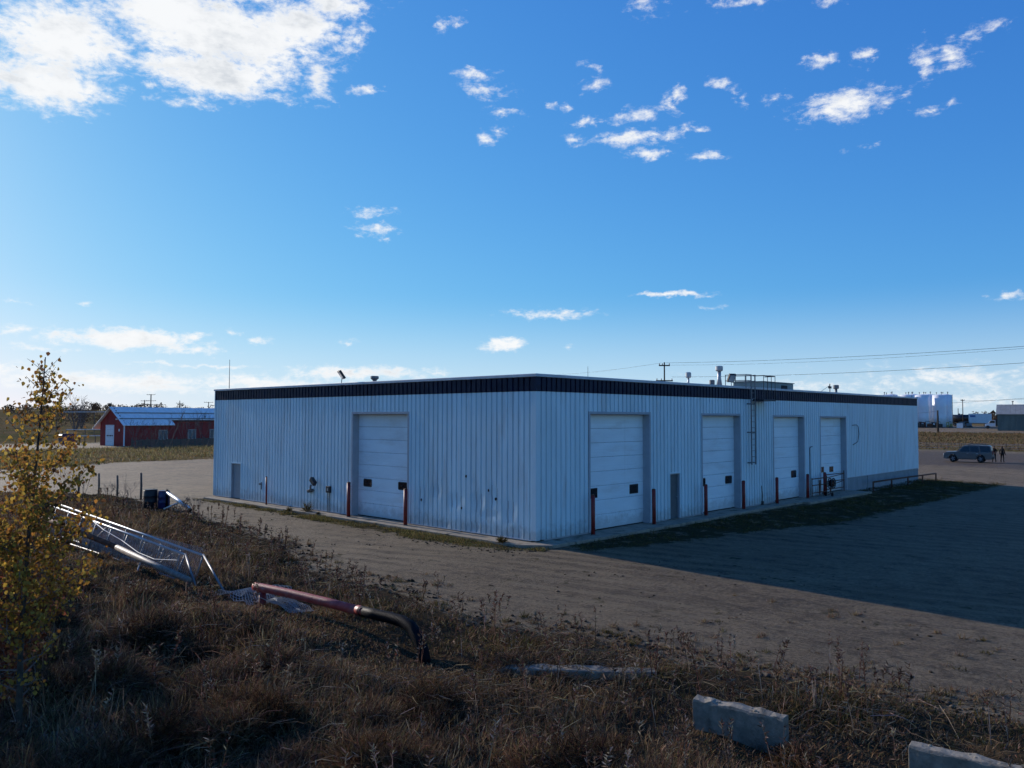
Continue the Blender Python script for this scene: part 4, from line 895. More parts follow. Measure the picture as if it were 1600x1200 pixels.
# small yard things
M['yellow'] = mat('dull_yellow', (.30, .27, .10), .6)
for (px, d, w_, h_, m_n, lb) in ((1436, 232, 2.6, 1.5, 'blackveh', 'dark pump skid under the leftmost clear tank'), (1447, 232, 3.6, 1.6, 'rust', 'rusty pump skid between the two clear tanks'), (1464, 232, 3.0, 1.5, 'blackveh', 'dark pump skid under the right clear tank'), (1483, 232, 1.6, 1.5, 'yellow', 'dull yellow pump box right of the tanks'), (1508, 236, 3.6, 1.5, 'steel', 'grey equipment box below the black tanker')):
    p = atpx(px, d); e = thing('pump_skid', lb, 'pump', (p.x, p.y, gz(p.x, p.y)), RZR, 'equipment below the storage tanks')
    MB().box(-w_/2, w_/2, -.7, .7, 0, .2).build('skid', M['blacksteel'], e); MB().box(-w_/2, -w_*.05, -.6, .6, .2, h_).build('cabinet', M[m_n], e, bevel=.03); MB().box(w_*.05, w_*.45, -.5, .5, .2, h_*.7).build('motor', M[m_n], e, bevel=.1)
    MB().path([(w_*.25, 0, h_*.7), (w_*.25, 0, h_*1.1), (-w_*.1, 0, h_*1.1)], .09, 6).build('pipe', M['steel'], e)
    MB().box(-w_*.35, -w_*.2, -.62, -.6, h_*.5, h_*.8).build('gauge_panel', M['whitetrim'], e)
p = atpx(1499, 214); sgn_ = thing('yard_sign', 'blank white sign board on posts at the roadside', 'sign', (p.x, p.y, gz(p.x, p.y)), RZR)
MB().box(-.75, .75, -.03, .03, .35, 1.6).build('board', M['whitetrim'], sgn_)
for x in (-.6, .6): MB().tube((x, .06, -.2), (x, .06, 1.6), .04, 6).build('post', M['wood'], sgn_)
# wire fence behind the parked car
wf = thing('wire_fence', 'low wire fence on thin posts behind the parked car', 'fence', (112, 36, gz(112, 36)))
A_, B_ = Vector((112, 36, 0)), Vector((119, -14, 0)); nP = 34
for k in range(nP):
    q = A_.lerp(B_, k/(nP-1)); MB().tube((q.x-112, q.y-36, gz(q.x, q.y)-gz(112, 36)-.1), (q.x-112, q.y-36, gz(q.x, q.y)-gz(112, 36)+1.05), .045, 5).build('post', M['wood'], wf)
for z in (.3, .55, .8, 1.0): MB().path([(A_.lerp(B_, k/8).x-112, A_.lerp(B_, k/8).y-36, z) for k in range(9)], .016, 4).build('wire', M['galv'], wf)
# ------------------------------------------------------------------ power poles and wires
M['pole'] = mat('pole_wood', (.055, .045, .038), .9, 0, .2, .25, 4)
def pole(x, y, z1, arms, label, r=.16, az=None):
    p = thing('utility_pole', label, 'utility pole', (x, y, gz(x, y)), math.atan2(rt.y, rt.x) if az is None else az, 'utility poles'); h = z1-gz(x, y)
    MB().path([(0, 0, -.5), (0, 0, h)], [r, r*.7], 8).build('pole', M['pole'], p, True)
    for (dz, w_) in arms:
        MB().box(-w_/2, w_/2, -.09, .09, h-dz-.08, h-dz+.08).build('crossarm', M['pole'], p)
        for s_ in (-.45, -.18, .45): MB().lathe((s_*w_, 0, h-dz+.08), [(.05, 0), (.08, .08), (.05, .22), (.02, .25)], 6).build('insulator', M['steel'], p)
    return p
def pxz(px, py, d):
    f_ = fw+rt2*((px-800)/1249.1)+up2*((600-py)/1249.1); return CAM+f_*d
q = pxz(1038, 566, 110); pole(q.x, q.y, q.z, [(.45, 1.5), (2.55, 2.3)], 'utility pole with two crossarms rising behind the warehouse roof', .13)
for (px, py, d, arms, lb, r) in ((236, 616, 330, [(.2, 3.6), (2.7, 4.2), (4.2, 5.0)], 'tall utility pole with three crossarms above the red building roof', .3), (226, 625, 340, [(.4, 3.2), (2.0, 4.0)], 'shorter utility pole just left of the tall one', .25), (281, 626, 360, [(1.2, 3.2)], 'utility pole above the middle of the pale roof', .22), (326, 628, 360, [(.2, 4.2)], 'utility pole close to the warehouse edge', .22), (174, 629, 360, [(.8, 2.0)], 'utility pole above the red building gable', .2),
                            (1465, 641, 190, [], 'leaning bare pole in front of the white tanks', .26), (1504, 624, 260, [(.3, 1.2)], 'slim utility pole right of the tanks', .16), (1497, 638, 300, [], 'short pole behind the black tanker', .16)):
    q = pxz(px, py, d); pole(q.x, q.y, q.z, arms, lb, r)
def wire_(pts, r, label):
    a, b, sag = pts; a, b = Vector(a), Vector(b); mb = MB()
    mb.path([a.lerp(b, k/16)-Vector((0, 0, sag*4*(k/16)*(1-k/16))) for k in range(17)], r, 4, False); o = mb.build('power_line', M['blacksteel']); tag(o, label, 'power line', 'overhead power lines')
pp = pxz(1038, 567, 110)
wire_((pxz(1040, 567, 110), pxz(1700, 534, 70), .35), .017, 'upper power line running right from the pole behind the warehouse')
wire_((pxz(1044, 570.5, 110), pxz(1700, 536, 71), .5), .011, 'power line close below the upper one')
wire_((pxz(1050, 589, 110), pxz(1700, 560, 70), .4), .017, 'lower power line running right from the pole')
wire_((pxz(1034, 567, 110), pxz(830, 586, 190), .5), .013, 'faint power line running left from the pole behind the roof')
wire_((pxz(1420, 632, 262), pxz(1700, 613, 205), .5), .035, 'power line crossing in front of the white tanks')
wire_((pxz(1420, 645.5, 240), pxz(1466, 642, 190), .2), .03, 'low power line ending at the leaning pole')
wire_((pxz(1500, 626, 260), pxz(1700, 618, 240), .4), .025, 'faint far power line right of the tanks')
# ------------------------------------------------------------------ parked car
M['carpaint'] = mat('car_paint', (.105, .104, .10), .3, .0, .5, .06, 3)
M['chrome'] = mat('chrome', (.55, .56, .58), .35, .3, .5, .05)
M['lamp'] = mat('lamp_glass', (.65, .67, .70), .15, 0, .6, .05); M['taillamp'] = mat('tail_lamp', (.16, .01, .01), .2, 0, .6, .05)
def suv(x, y, rz, label, paint):
    c = thing('parked_car', label, 'car', (x, y, gz(x, y)), rz); c.scale = (.885, .98, 1.04)
    # local: +x forward, y sideways; profile lofted with tumblehome
    lower = [(-2.62, .45), (-2.66, .75), (-2.60, 1.08), (1.05, 1.10), (1.6, 1.06), (2.35, .98), (2.60, .86), (2.68, .62), (2.62, .38), (2.25, .34), (-2.2, .34)]
    def arch(cx): return [(cx-.48, .34), (cx-.42, .60), (cx-.22, .80), (cx, .86), (cx+.22, .80), (cx+.42, .60), (cx+.48, .34)]
    poly = [(-2.62, .45), (-2.66, .75), (-2.60, 1.10), (1.05, 1.13), (1.6, 1.12), (2.40, 1.06), (2.62, .94), (2.68, .62), (2.62, .36)]+[(a, b) for a, b in reversed(arch(1.62))]+[(a, b) for a, b in reversed(arch(-1.38))]+[(-2.55, .38)]
    m_ = MB(); n = len(poly); vs = []
    for d, k in ((-.95, 1), (-.90, .98), (.90, .98), (.95, 1)): pass
    for d in (-.93, .93): vs += [(a, d*(1.0 if b < .9 else .965), b) for a, b in poly]
    m_.add(vs, [tuple(range(n)), tuple(range(2*n-1, n-1, -1))]+[(i, n+i, n+(i+1) % n, (i+1) % n) for i in range(n)]); m_.build('body', paint, c, bevel=.03)
    roof = [(-2.58, 1.085), (-2.45, 1.72), (-2.2, 1.82), (-.2, 1.85), (.42, 1.78), (1.30, 1.09)]
    m_ = MB(); n = len(roof); vs = []
    for d in (-1, 1): vs += [(a, d*(.89 if b < 1.2 else .74), b) for a, b in roof]
    m_.add(vs, [tuple(range(n)), tuple(range(2*n-1, n-1, -1))]+[(i, n+i, n+(i+1) % n, (i+1) % n) for i in range(n)]); m_.build('cabin', paint, c, bevel=.03)
    def sidewin(pts):
        for d in (-1, 1):
            m_ = MB(); m_.prism(pts, lambda a, b, q: (a, d*(.895-.15*(b-1.085)/.66+q), b), -.01, .012); m_.build('side_window', M['glassdark'], c)
    sidewin([(1.0, 1.14), (.42, 1.64), (-.18, 1.70), (-.18, 1.14)]); sidewin([(-.28, 1.14), (-.28, 1.70), (-1.12, 1.70), (-1.26, 1.14)]); sidewin([(-1.40, 1.14), (-1.28, 1.72), (-2.3, 1.70), (-2.44, 1.14)])
    m_ = MB(); m_.add([(1.22, -.74, 1.16), (1.22, .74, 1.16), (.52, .64, 1.70), (.52, -.64, 1.70)], [(0, 1, 2, 3)]); 
    m_ = MB(); m_.obox((.90, 0, 1.44), (0, .66, 0), (-.34, 0, .27), (.012, 0, .015)); m_.build('windscreen', M['glassdark'], c)
    m_ = MB(); m_.obox((-2.49, 0, 1.42), (0, .62, 0), (.09, 0, .25), (-.014, 0, .006)); m_.build('rear_window', M['glassdark'], c)
    for cx in (1.62, -1.38):
        for d in (-.82, .82): wheel(c, (cx, d, .39), .39, .25, 'y', M['chrome'])
    for d in (-.68, .68): MB().box(2.56, 2.68, d-.2, d+.2, .72, .90).build('headlight', M['lamp'], c, bevel=.03); MB().box(-2.67, -2.58, d-.12, d+.2 if d > 0 else d+.12, .85, 1.25).build('tail_light', M['taillamp'], c)
    MB().box(2.60, 2.72, -.8, .8, .40, .62).build('bumper', paint, c, bevel=.04); MB().box(-2.74, -2.6, -.85, .85, .42, .66).build('bumper', M['blacksteel'], c, bevel=.04)
    MB().box(2.66, 2.70, -.42, .42, .66, .88).build('grille', M['chrome'], c)
    for d in (-.62, .62): MB().path([(-2.0, d, 1.85), (-1.9, d, 1.92), (-.1, d, 1.93), (.1, d, 1.85)], .025, 6).build('roof_rail', M['blacksteel'], c)
    for d in (-1, 1):
        MB().box(.82, .98, d*.93-.1 if d < 0 else d*.93-.02, d*.93+.02 if d < 0 else d*.93+.1, 1.12, 1.27).build('mirror', paint, c, bevel=.03)
        for xx in (-.25, -1.28): MB().box(xx+.2, xx+.36, d*.93-.012, d*.93+.012, .95, .985).build('door_handle', M['chrome'], c)
        MB().box(-.9, 1.1, d*.90-.05, d*.90+.05, .33, .40).build('running_board', M['blacksteel'], c)
    return c
pc = atpx(1512, 88.5)
suv(pc.x, pc.y, R(97), 'grey blue sport utility car parked on the dirt, seen from its side', M['carpaint'])
# ------------------------------------------------------------------ two people
M['cloth'] = mat('dark_cloth', (.010, .011, .014), .9, 0, .2, .2, 6); M['skin'] = mat('skin', (.34, .20, .15), .6); M['hair'] = mat('dark_hair', (.02, .015, .012), .8)
def person(x, y, rz, h, label, arms, stance):
    p = thing('person', label, 'person', (x, y, gz(x, y)), rz, 'people standing behind the car'); s = h/1.75
    J = {}; V_ = []; E_ = []; Rd = []
    def j(n, co, r, pr=None):
        J[n] = len(V_); V_.append(tuple(q*s for q in co)); Rd.append((r[0]*s, r[1]*s) if isinstance(r, tuple) else (r*s, r*s))
        if pr: E_.append((J[pr], J[n]))
    j('pel', (0, 0, .95), (.17, .13)); j('waist', (0, 0, 1.10), (.16, .12), 'pel'); j('chest', (0, .0, 1.30), (.20, .14), 'waist'); j('neck0', (0, 0, 1.46), (.10, .09), 'chest'); j('neck', (0, .01, 1.52), .058, 'neck0'); j('head0', (0, .02, 1.60), (.075, .085), 'neck'); j('head1', (0, .02, 1.68), (.08, .095), 'head0'); j('head2', (0, .01, 1.745), (.055, .06), 'head1')
    for sd2, nm in ((-1, 'l'), (1, 'r')):
        f0 = stance*sd2
        j('hip'+nm, (.10*sd2, 0, .88), .098, 'pel'); j('knee'+nm, (.12*sd2, .03+f0*.5, .49), .066, 'hip'+nm); j('ank'+nm, (.13*sd2, -.01+f0, .10), .048, 'knee'+nm); j('foot'+nm, (.14*sd2, .06+f0, .045), .045, 'ank'+nm); j('toe'+nm, (.15*sd2, .17+f0, .035), .034, 'foot'+nm)
        j('sho'+nm, (.19*sd2, 0, 1.42), .072, 'neck0'); e_, w_ = arms[0 if sd2 < 0 else 1]
        j('elb'+nm, e_, .050, 'sho'+nm); j('wri'+nm, w_, .036, 'elb'+nm); d_ = (Vector(w_)-Vector(e_)).normalized(); hd = Vector(w_)+d_*.07; j('palm'+nm, hd, (.036, .02), 'wri'+nm)
    me_ = bpy.data.meshes.new('body'); me_.from_pydata(V_, E_, []); me_.update(); o = bpy.data.objects.new('body', me_); COL.objects.link(o); o.parent = p
    me_.materials.append(M['cloth'])
    sk = o.modifiers.new('skin', 'SKIN'); sk.use_smooth_shade = True
    for i, r in enumerate(Rd): me_.skin_vertices[0].data[i].radius = r
    me_.skin_vertices[0].data[0].use_root = True
    su = o.modifiers.new('sub', 'SUBSURF'); su.levels = 1; su.render_levels = 2
    # head details, hair, hands with fingers, jacket hem
    hc_ = Vector((0, .02, 1.655))*s
    m_ = MB(); m_.lathe((0, .03*s, 1.55*s), [(.04*s, 0), (.066*s, .03*s), (.078*s, .08*s), (.08*s, .12*s), (.06*s, .17*s), (.02*s, .19*s)], 14); fc = m_.build('face', M['skin'], p, True)
    m_ = MB(); m_.obox((0, .115*s, 1.645*s), (.012*s, 0, 0), (0, .014*s, 0), (0, 0, .022*s)); m_.obox((0, .104*s, 1.60*s), (.024*s, 0, 0), (0, .006*s, 0), (0, 0, .005*s)); m_.build('nose_and_mouth', M['skin'], fc)
    for d in (-1, 1):
        m_ = MB(); m_.obox((d*.03*s, .106*s, 1.665*s), (.012*s, 0, 0), (0, .004*s, 0), (0, 0, .006*s)); m_.build('eye', M['hair'], fc); m_ = MB(); m_.obox((d*.082*s, .02*s, 1.645*s), (.008*s, 0, 0), (0, .018*s, 0), (0, 0, .03*s)); m_.build('ear', M['skin'], fc)
    m_ = MB(); m_.lathe((0, .008*s, 1.64*s), [(.088*s, 0), (.096*s, .05*s), (.086*s, .095*s), (.05*s, .13*s), (.01*s, .14*s)], 14); m_.build('hair', M['hair'], p, True)
    for k, (e_, w_) in enumerate(arms):
        d_ = (Vector(w_)-Vector(e_)).normalized(); sdv = d_.cross(Vector((0, 1, .2))).normalized(); nb = d_.cross(sdv); b0 = Vector(w_)+d_*.02
        m_ = MB(); m_.obox((b0+d_*.045)*s, sdv*.04*s, nb*.014*s, d_*.048*s)
        for q in range(4):
            f0 = b0+d_*.09+sdv*(-.03+.02*q); ln_ = (.065, .078, .072, .055)[q]; m_.path([f0*s, (f0+d_*ln_*.5)*s, (f0+d_*ln_*.9+nb*.02)*s], .009*s, 5)
        m_.path([(b0+d_*.02+sdv*.038)*s, (b0+d_*.06+sdv*.06)*s, (b0+d_*.09+sdv*.06)*s], .01*s, 5); m_.build('hand', M['skin'], p)
    m_ = MB(); m_.lathe((0, 0, 0), [(.20*s, .86*s), (.205*s, .90*s), (.20*s, 1.02*s), (.19*s, 1.1*s)], 14); m_.build('jacket_hem', M['cloth'], p, True)
pa = atpx(1551.5, 88.8); pb = atpx(1564, 88.6)
person(pa.x, pa.y, R(80), 1.76, 'person in dark clothes standing close behind the car', [((-.30, .03, 1.16), (-.24, .22, 1.05)), ((.30, .06, 1.17), (.16, .26, 1.18))], .08)
person(pb.x, pb.y, R(250), 1.74, 'person in dark jacket standing apart to the right of the car', [((-.29, -.02, 1.14), (-.30, .06, .90)), ((.29, -.02, 1.14), (.30, .07, .90))], .04)
# ------------------------------------------------------------------ vegetation
def leafmat(name, trans=.35, rough=.7, spec=.15):
    m = bpy.data.materials.new(name); m.use_nodes = True; t = m.node_tree
    for n in list(t.nodes): t.nodes.remove(n)
    at = N(t, 'ShaderNodeVertexColor', layer_name='col')
    geo = N(t, 'ShaderNodeNewGeometry'); nz = noise(t, geo.outputs['Position'], 2.2, 4, .6)
    c = mixc(t, 1.0, at.outputs[0], mixc(t, nz, (.65, .65, .65), (1.25, 1.25, 1.25)), 'MULTIPLY')
    d = N(t, 'ShaderNodeBsdfDiffuse'); tr = N(t, 'ShaderNodeBsdfTranslucent'); mx = N(t, 'ShaderNodeMixShader', ins={0: trans})
    t.links.new(c, d.inputs[0]); t.links.new(c, tr.inputs[0]); t.links.new(d.outputs[0], mx.inputs[1]); t.links.new(tr.outputs[0], mx.inputs[2])
    o = N(t, 'ShaderNodeOutputMaterial'); t.links.new(mx.outputs[0], o.inputs[0]); return m
M['blade'] = leafmat('dry_blades', .25); M['leaf'] = leafmat('aspen_leaves', .40); M['twig'] = mat('twig_bark', (.15, .118, .105), .9, 0, .2, .3, 10); M['bark'] = mat('aspen_bark', (.07, .058, .046), .85, 0, .2, .3, 9, .2, 30, (.04, .035, .03), 7, .6)
def rawmesh(name, V, quads, tris, cols, m):
    me = bpy.data.meshes.new(name); V = np.asarray(V, np.float32)
    q = np.asarray(quads, np.int32).reshape(-1, 4); t3 = np.asarray(tris, np.int32).reshape(-1, 3)
    me.vertices.add(len(V)); me.vertices.foreach_set('co', V.ravel())
    li = np.concatenate([q.ravel(), t3.ravel()]); me.loops.add(len(li)); me.loops.foreach_set('vertex_index', li)
    ls = np.concatenate([np.arange(len(q))*4, len(q)*4+np.arange(len(t3))*3]).astype(np.int32); lt = np.concatenate([np.full(len(q), 4), np.full(len(t3), 3)]).astype(np.int32)
    me.polygons.add(len(ls)); me.polygons.foreach_set('loop_start', ls); me.polygons.foreach_set('loop_total', lt); me.update()
    ca = me.color_attributes.new('col', 'FLOAT_COLOR', 'POINT'); ca.data.foreach_set('color', np.concatenate([cols, np.ones((len(cols), 1))], 1).astype(np.float32).ravel())
    me.materials.append(m); return me
def blades(P, D, h, w, lean, col):
    """P base (N,3), D unit growth direction (N,3), h length, w width, lean droop (N,3) at the tip"""
    n = len(P); D = D/np.linalg.norm(D, axis=1, keepdims=True)
    r = rng.normal(size=(n, 3)); S = np.cross(D, r); S /= np.linalg.norm(S, axis=1, keepdims=True)+1e-9
    w = w[:, None]; h = h[:, None]
    mid = P+D*h*.55+lean*.3; tip = P+D*h+lean
    V = np.stack([P-S*w*.5, P+S*w*.5, mid+S*w*.42, mid-S*w*.42, tip], 1).reshape(-1, 3)
    b = np.arange(n)*5; q = np.stack([b, b+1, b+2, b+3], 1); t3 = np.stack([b+3, b+2, b+4], 1)
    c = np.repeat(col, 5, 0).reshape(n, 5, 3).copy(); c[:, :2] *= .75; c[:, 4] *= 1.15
    return V, q, t3, c.reshape(-1, 3)
class BL:
    def __init__(s): s.V = []; s.q = []; s.t = []; s.c = []; s.n = 0
    def add(s, *a):
        V, q, t, c = blades(*a); s.V.append(V); s.q.append(q+s.n); s.t.append(t+s.n); s.c.append(c); s.n += len(V)
    def build(s, name, m, label, cat, kind='stuff', parent=None):
        me = rawmesh(name, np.concatenate(s.V), np.concatenate(s.q), np.concatenate(s.t), np.concatenate(s.c), m)
        o = bpy.data.objects.new(name, me); COL.objects.link(o); o.parent = parent
        return tag(o, label, cat, kind=kind)
def pick(pal, n, jit=.25):
    pal = np.array(pal); k = rng.integers(0, len(pal), n); return pal[k]*(1+jit*rng.normal(size=(n, 1)).clip(-2, 2))*(1+.08*rng.normal(size=(n, 3)).clip(-2, 2))
def inview(x, y, mar=5.0, dmin=8.0):
    a = np.degrees(np.arctan2(y-CAM.y, x-CAM.x)); d = np.hypot(x-CAM.x, y-CAM.y); return (a > 10-mar) & (a < 77+mar) & (d > dmin)
SEG = [((-12.2, -1.6), (-11.7, -5.2)), ((-11.7, -5.2), (-11.75, -7.5)), ((-12.3, -5.4), (-12.4, -7.4)), ((-12.3, 0), (-12.5, 13)), ((-10.95, -13.28), (-10.15, -14.85)), ((-10.32, -15.75), (-9.5, -17.3)), ((-5.2, 22.3), (-4.7, 18.4)), ((-12.0, 0.2), (-11.8, -3.0))]
def objd(x, y):
    d = np.full(x.shape, 9.0)
    for (ax, ay), (bx, by) in SEG:
        # measured a little on the viewer's side of each thing, where tall weeds would have been trodden down
        ax, ay, bx, by = ax-.35, ay-.35, bx-.35, by-.35
        ux, uy = bx-ax, by-ay; t = np.clip(((x-ax)*ux+(y-ay)*uy)/(ux*ux+uy*uy), 0, 1); d = np.minimum(d, np.hypot(x-ax-t*ux, y-ay-t*uy))
    return d
def scatter(n, x0, x1, y0, y1, poly=None, fall=17.0, power=1.5):
    x = rng.uniform(x0, x1, n); y = rng.uniform(y0, y1, n); k = inview(x, y)
    if poly is not None: k &= inpoly(poly, x, y)
    d = np.hypot(x-CAM.x, y-CAM.y); k &= rng.random(n) < np.minimum(1, (fall/d)**power)
    return x[k], y[k]
def unit(n, zmin=.0):
    v = rng.normal(size=(n, 3)); v[:, 2] = np.abs(v[:, 2])+zmin; return v/np.linalg.norm(v, axis=1, keepdims=True)
DRY = [(0.225, 0.153, 0.084), (0.173, 0.108, 0.063), (0.143, 0.083, 0.051), (0.285, 0.217, 0.135), (0.128, 0.102, 0.048), (0.195, 0.117, 0.072)]
KOC = [(0.105, 0.063, 0.045), (0.083, 0.048, 0.036), (0.128, 0.083, 0.054), (0.093, 0.075, 0.042), (0.150, 0.105, 0.068)]
STK = [(0.156, 0.102, 0.072), (0.120, 0.060, 0.048), (0.240, 0.204, 0.156), (0.090, 0.060, 0.042)]
PALE = [(.26, .22, .17), (.21, .17, .12), (.28, .24, .19)]
GRN = [(.075, .068, .024), (.10, .080, .030), (.13, .092, .040), (.055, .052, .020)]
# dry grass cover
g_ = BL()
x, y = scatter(620000, -22, -3.6, -19, 40, VEG); nV = len(x)
edge = pdist(VEG, x, y); pch = vn1(x*.55+7, y*.55+2)+.5*vn2(x*1.7, y*1.7); k = rng.random(nV) < np.clip(.10+edge*.42+pch*.9, .04, 1); x, y, edge, pch = x[k], y[k], edge[k], pch[k]; nV = len(x)
hm = np.clip(.30+.55*np.clip(pch+.25, 0, 1), .12, .8)*np.clip(.30+edge*.20, .30, 1)*np.where(y < -9, .8, 1.0)*np.clip(objd(x, y)/1.5, .32, 1); h = hm*rng.uniform(.5, 1.25, nV)
az = rng.uniform(0, 2*np.pi, nV); sp = np.where(rng.random(nV) < .5, rng.uniform(.1, .8, nV), rng.uniform(.6, 2.2, nV)); D = np.stack([np.cos(az)*sp, np.sin(az)*sp, np.ones(nV)], 1)
wind = np.stack([.5*vn3(x*.4, y*.4)+.1, .5*vn3(x*.4+9, y*.4)-.1, -.25*np.ones(nV)], 1)*h[:, None]*rng.uniform(.2, 1.1, (nV, 1))
dist = np.hypot(x-CAM.x, y-CAM.y); col = pick(DRY, nV)*np.clip(.95+.5*pch, .6, 1.3)[:, None]
gm_ = (edge < 2.2) & (vn2(x*.5+4, y*.5) > .02) & (rng.random(nV) < .42); col[gm_] = pick(GRN, gm_.sum())
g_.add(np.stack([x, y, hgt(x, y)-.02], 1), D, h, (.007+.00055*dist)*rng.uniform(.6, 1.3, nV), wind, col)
nG = nV
g_.build('dry_grass', M['blade'], 'matted dry brown grass covering the foreground bank', 'grass')
# rounded weed bushes
g_ = BL(); nb = 0
cx = rng.uniform(-21.5, -9.0, 900); cy = rng.uniform(-18, 16, 900); k = inpoly(VEG, cx, cy) & inview(cx, cy, 4, 9.3) & (pdist(VEG, cx, cy) > 1.0) & (objd(cx, cy) > .75); cx, cy = cx[k], cy[k]
den = np.clip((-11.0-cx)/5, .12, 1)*np.clip(1.2-.03*np.hypot(cx-CAM.x, cy-CAM.y), .3, 1); k = rng.random(len(cx)) < den*.46; cx, cy = cx[k], cy[k]
cx = np.concatenate([cx, [-10.85, -11.0, -10.55, -12.9]]); cy = np.concatenate([cy, [-14.75, -15.1, -15.2, -9.0]])
for a, b in zip(cx, cy):
    r0 = rng.uniform(.32, .80)*(.8+.4*np.clip((-12-a)/6, 0, 1)); d = math.hypot(a-CAM.x, b-CAM.y); n = int(min(2300, 2000*(r0/.5)**2*min(1, 14/d)))
    u = unit(n, .15); rr = r0*rng.uniform(.15, .8, n)**.8; base = np.array([a, b, gz(a, b)-.05]); P = base+u*rr[:, None]*np.array([1.15, 1.15, .85])
    D = u+.8*rng.normal(size=(n, 3)); D[:, 2] += .25; hh = r0*rng.uniform(.18, .5, n); c = pick(KOC, n)*rng.uniform(.55, 1.35)
    if rng.random() < .25: c = c*np.array([1.25, 1.15, 1.0])
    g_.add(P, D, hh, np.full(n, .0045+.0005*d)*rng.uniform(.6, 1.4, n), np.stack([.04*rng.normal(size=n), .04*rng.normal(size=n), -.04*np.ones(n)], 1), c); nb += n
g_.build('weed_bushes', M['blade'], 'rounded dark brown weed bushes on the foreground bank', 'weeds')
# fallen stems lying tangled over the bank
g_ = BL(); x, y = scatter(90000, -22, -5, -19, 24, VEG, 15, 1.8); k = (rng.random(len(x)) < np.clip(.45+1.3*vn2(x*.7+3, y*.7), .08, 1)) & (pdist(VEG, x, y) > .5); x, y = x[k], y[k]; n = len(x)
az = rng.uniform(0, 6.28, n)+1.2*vn1(x*.3, y*.3); up_ = rng.uniform(.05, .7, n); D = np.stack([np.cos(az), np.sin(az), up_], 1); h = rng.uniform(.25, .75, n)*np.clip(objd(x, y)/1.3, .3, 1); d = np.hypot(x-CAM.x, y-CAM.y)
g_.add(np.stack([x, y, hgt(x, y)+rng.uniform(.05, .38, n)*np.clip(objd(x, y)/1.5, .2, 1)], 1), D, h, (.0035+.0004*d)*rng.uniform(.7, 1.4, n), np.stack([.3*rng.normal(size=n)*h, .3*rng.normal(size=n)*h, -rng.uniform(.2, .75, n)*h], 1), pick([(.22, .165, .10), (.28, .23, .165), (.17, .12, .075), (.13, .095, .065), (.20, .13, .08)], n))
g_.build('fallen_stems', M['blade'], 'pale fallen stems lying tangled over the foreground bank', 'grass')
# tall dead stalks with seed heads
g_ = BL(); ns = 0
x, y = scatter(2600, -21, -4.5, -19, 26, VEG, 15, 1.2); e = pdist(VEG, x, y); k = (objd(x, y) > .8) & (rng.random(len(x)) < np.where(e < 3, .75, .42)); x, y = x[k], y[k]
for a, b in zip(x, y):
    H = rng.uniform(.45, 1.05); d = math.hypot(a-CAM.x, b-CAM.y); z0 = gz(a, b)-.03; tl = rng.normal(size=2)*.10; c0 = pick(STK, 1); w0 = .005+.0005*d
    m_ = rng.integers(1, 4)
    for q in range(m_):
        t2 = tl+rng.normal(size=2)*.12; base = np.array([[a+.04*rng.normal(), b+.04*rng.normal(), z0]]); g_.add(base, np.array([[t2[0], t2[1], 1.0]]), np.array([H]), np.array([w0*1.3]), np.zeros((1, 3)), c0)
        kind = rng.random(); n = 26; tt = rng.uniform(.35 if kind < .5 else .72, 1.02, n); P = base+np.array([t2[0], t2[1], 1.0])*H*tt[:, None]/math.sqrt(1+t2@t2)
        D = rng.normal(size=(n, 3)); D[:, 2] = np.abs(D[:, 2])*.8+.3; hc = pick(PALE if kind > .9 else STK, n)
        g_.add(P, D, rng.uniform(.03, .11, n), np.full(n, w0*1.5), np.zeros((n, 3)), hc); ns += n
g_.build('weed_stalks', M['blade'], 'tall dead weed stalks with seed heads', 'weeds')
# tufts creeping out onto the gravel
g_ = BL()
for k in range(520):
    if k < 330:
        i = rng.integers(6, len(VEG)-4); a0, b0 = VEG[i], VEG[i+1]; t = rng.random(); off = abs(rng.normal())*.75+.05; tx, ty = a0[0]+(b0[0]-a0[0])*t, a0[1]+(b0[1]-a0[1])*t; a, b = tx+off*.85, ty+off*.3
        hh = rng.uniform(.04, .2)
    else:
        a, b = rng.uniform(-7.5, -1.5), rng.uniform(-19, -9); hh = rng.uniform(.04, .16)
        if rng.random() < .72: continue
    n = int(rng.integers(14, 46)); u = unit(n, .25); P = np.array([a, b, gz(a, b)-.01])+np.stack([rng.normal(size=n)*.06, rng.normal(size=n)*.06, np.zeros(n)], 1)
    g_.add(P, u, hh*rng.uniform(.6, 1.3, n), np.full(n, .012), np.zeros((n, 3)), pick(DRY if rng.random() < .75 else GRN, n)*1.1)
g_.build('gravel_tufts', M['blade'], 'small dry tufts scattered on the gravel', 'grass')
# lawn strips along the building
g_ = BL()
for poly, n0, h0, mul in ((LAWNL, 60000, .10, 2.0), (LAWNR, 110000, .09, 1.2)):
    px_ = [p[0] for p in poly]; py_ = [p[1] for p in poly]; x = rng.uniform(min(px_)-.3, max(px_)+.3, n0); y = rng.uniform(min(py_)-.3, max(py_)+.3, n0); s = smask(poly, x, y, .35)*np.clip(0.8+2.2*vn1(x*.5, y*.5)+1.4*vn2(x*1.8, y*1.8), .02, 1.2)
    k = rng.random(n0) < s*(.8 if poly is LAWNL else .42); x, y = x[k], y[k]; n = len(x); u = unit(n, .5); hv_ = h0*np.clip(1+1.6*vn3(x*1.2, y*1.2), .4, 2.0)
    g_.add(np.stack([x, y, hgt(x, y)-.01], 1), u, hv_*rng.uniform(.5, 1.3, n), np.full(n, .022), np.zeros((n, 3)), pick(GRN, n)*mul)
g_.build('lawn_grass', M['blade'], 'ragged green grass along the foot of the warehouse', 'grass')
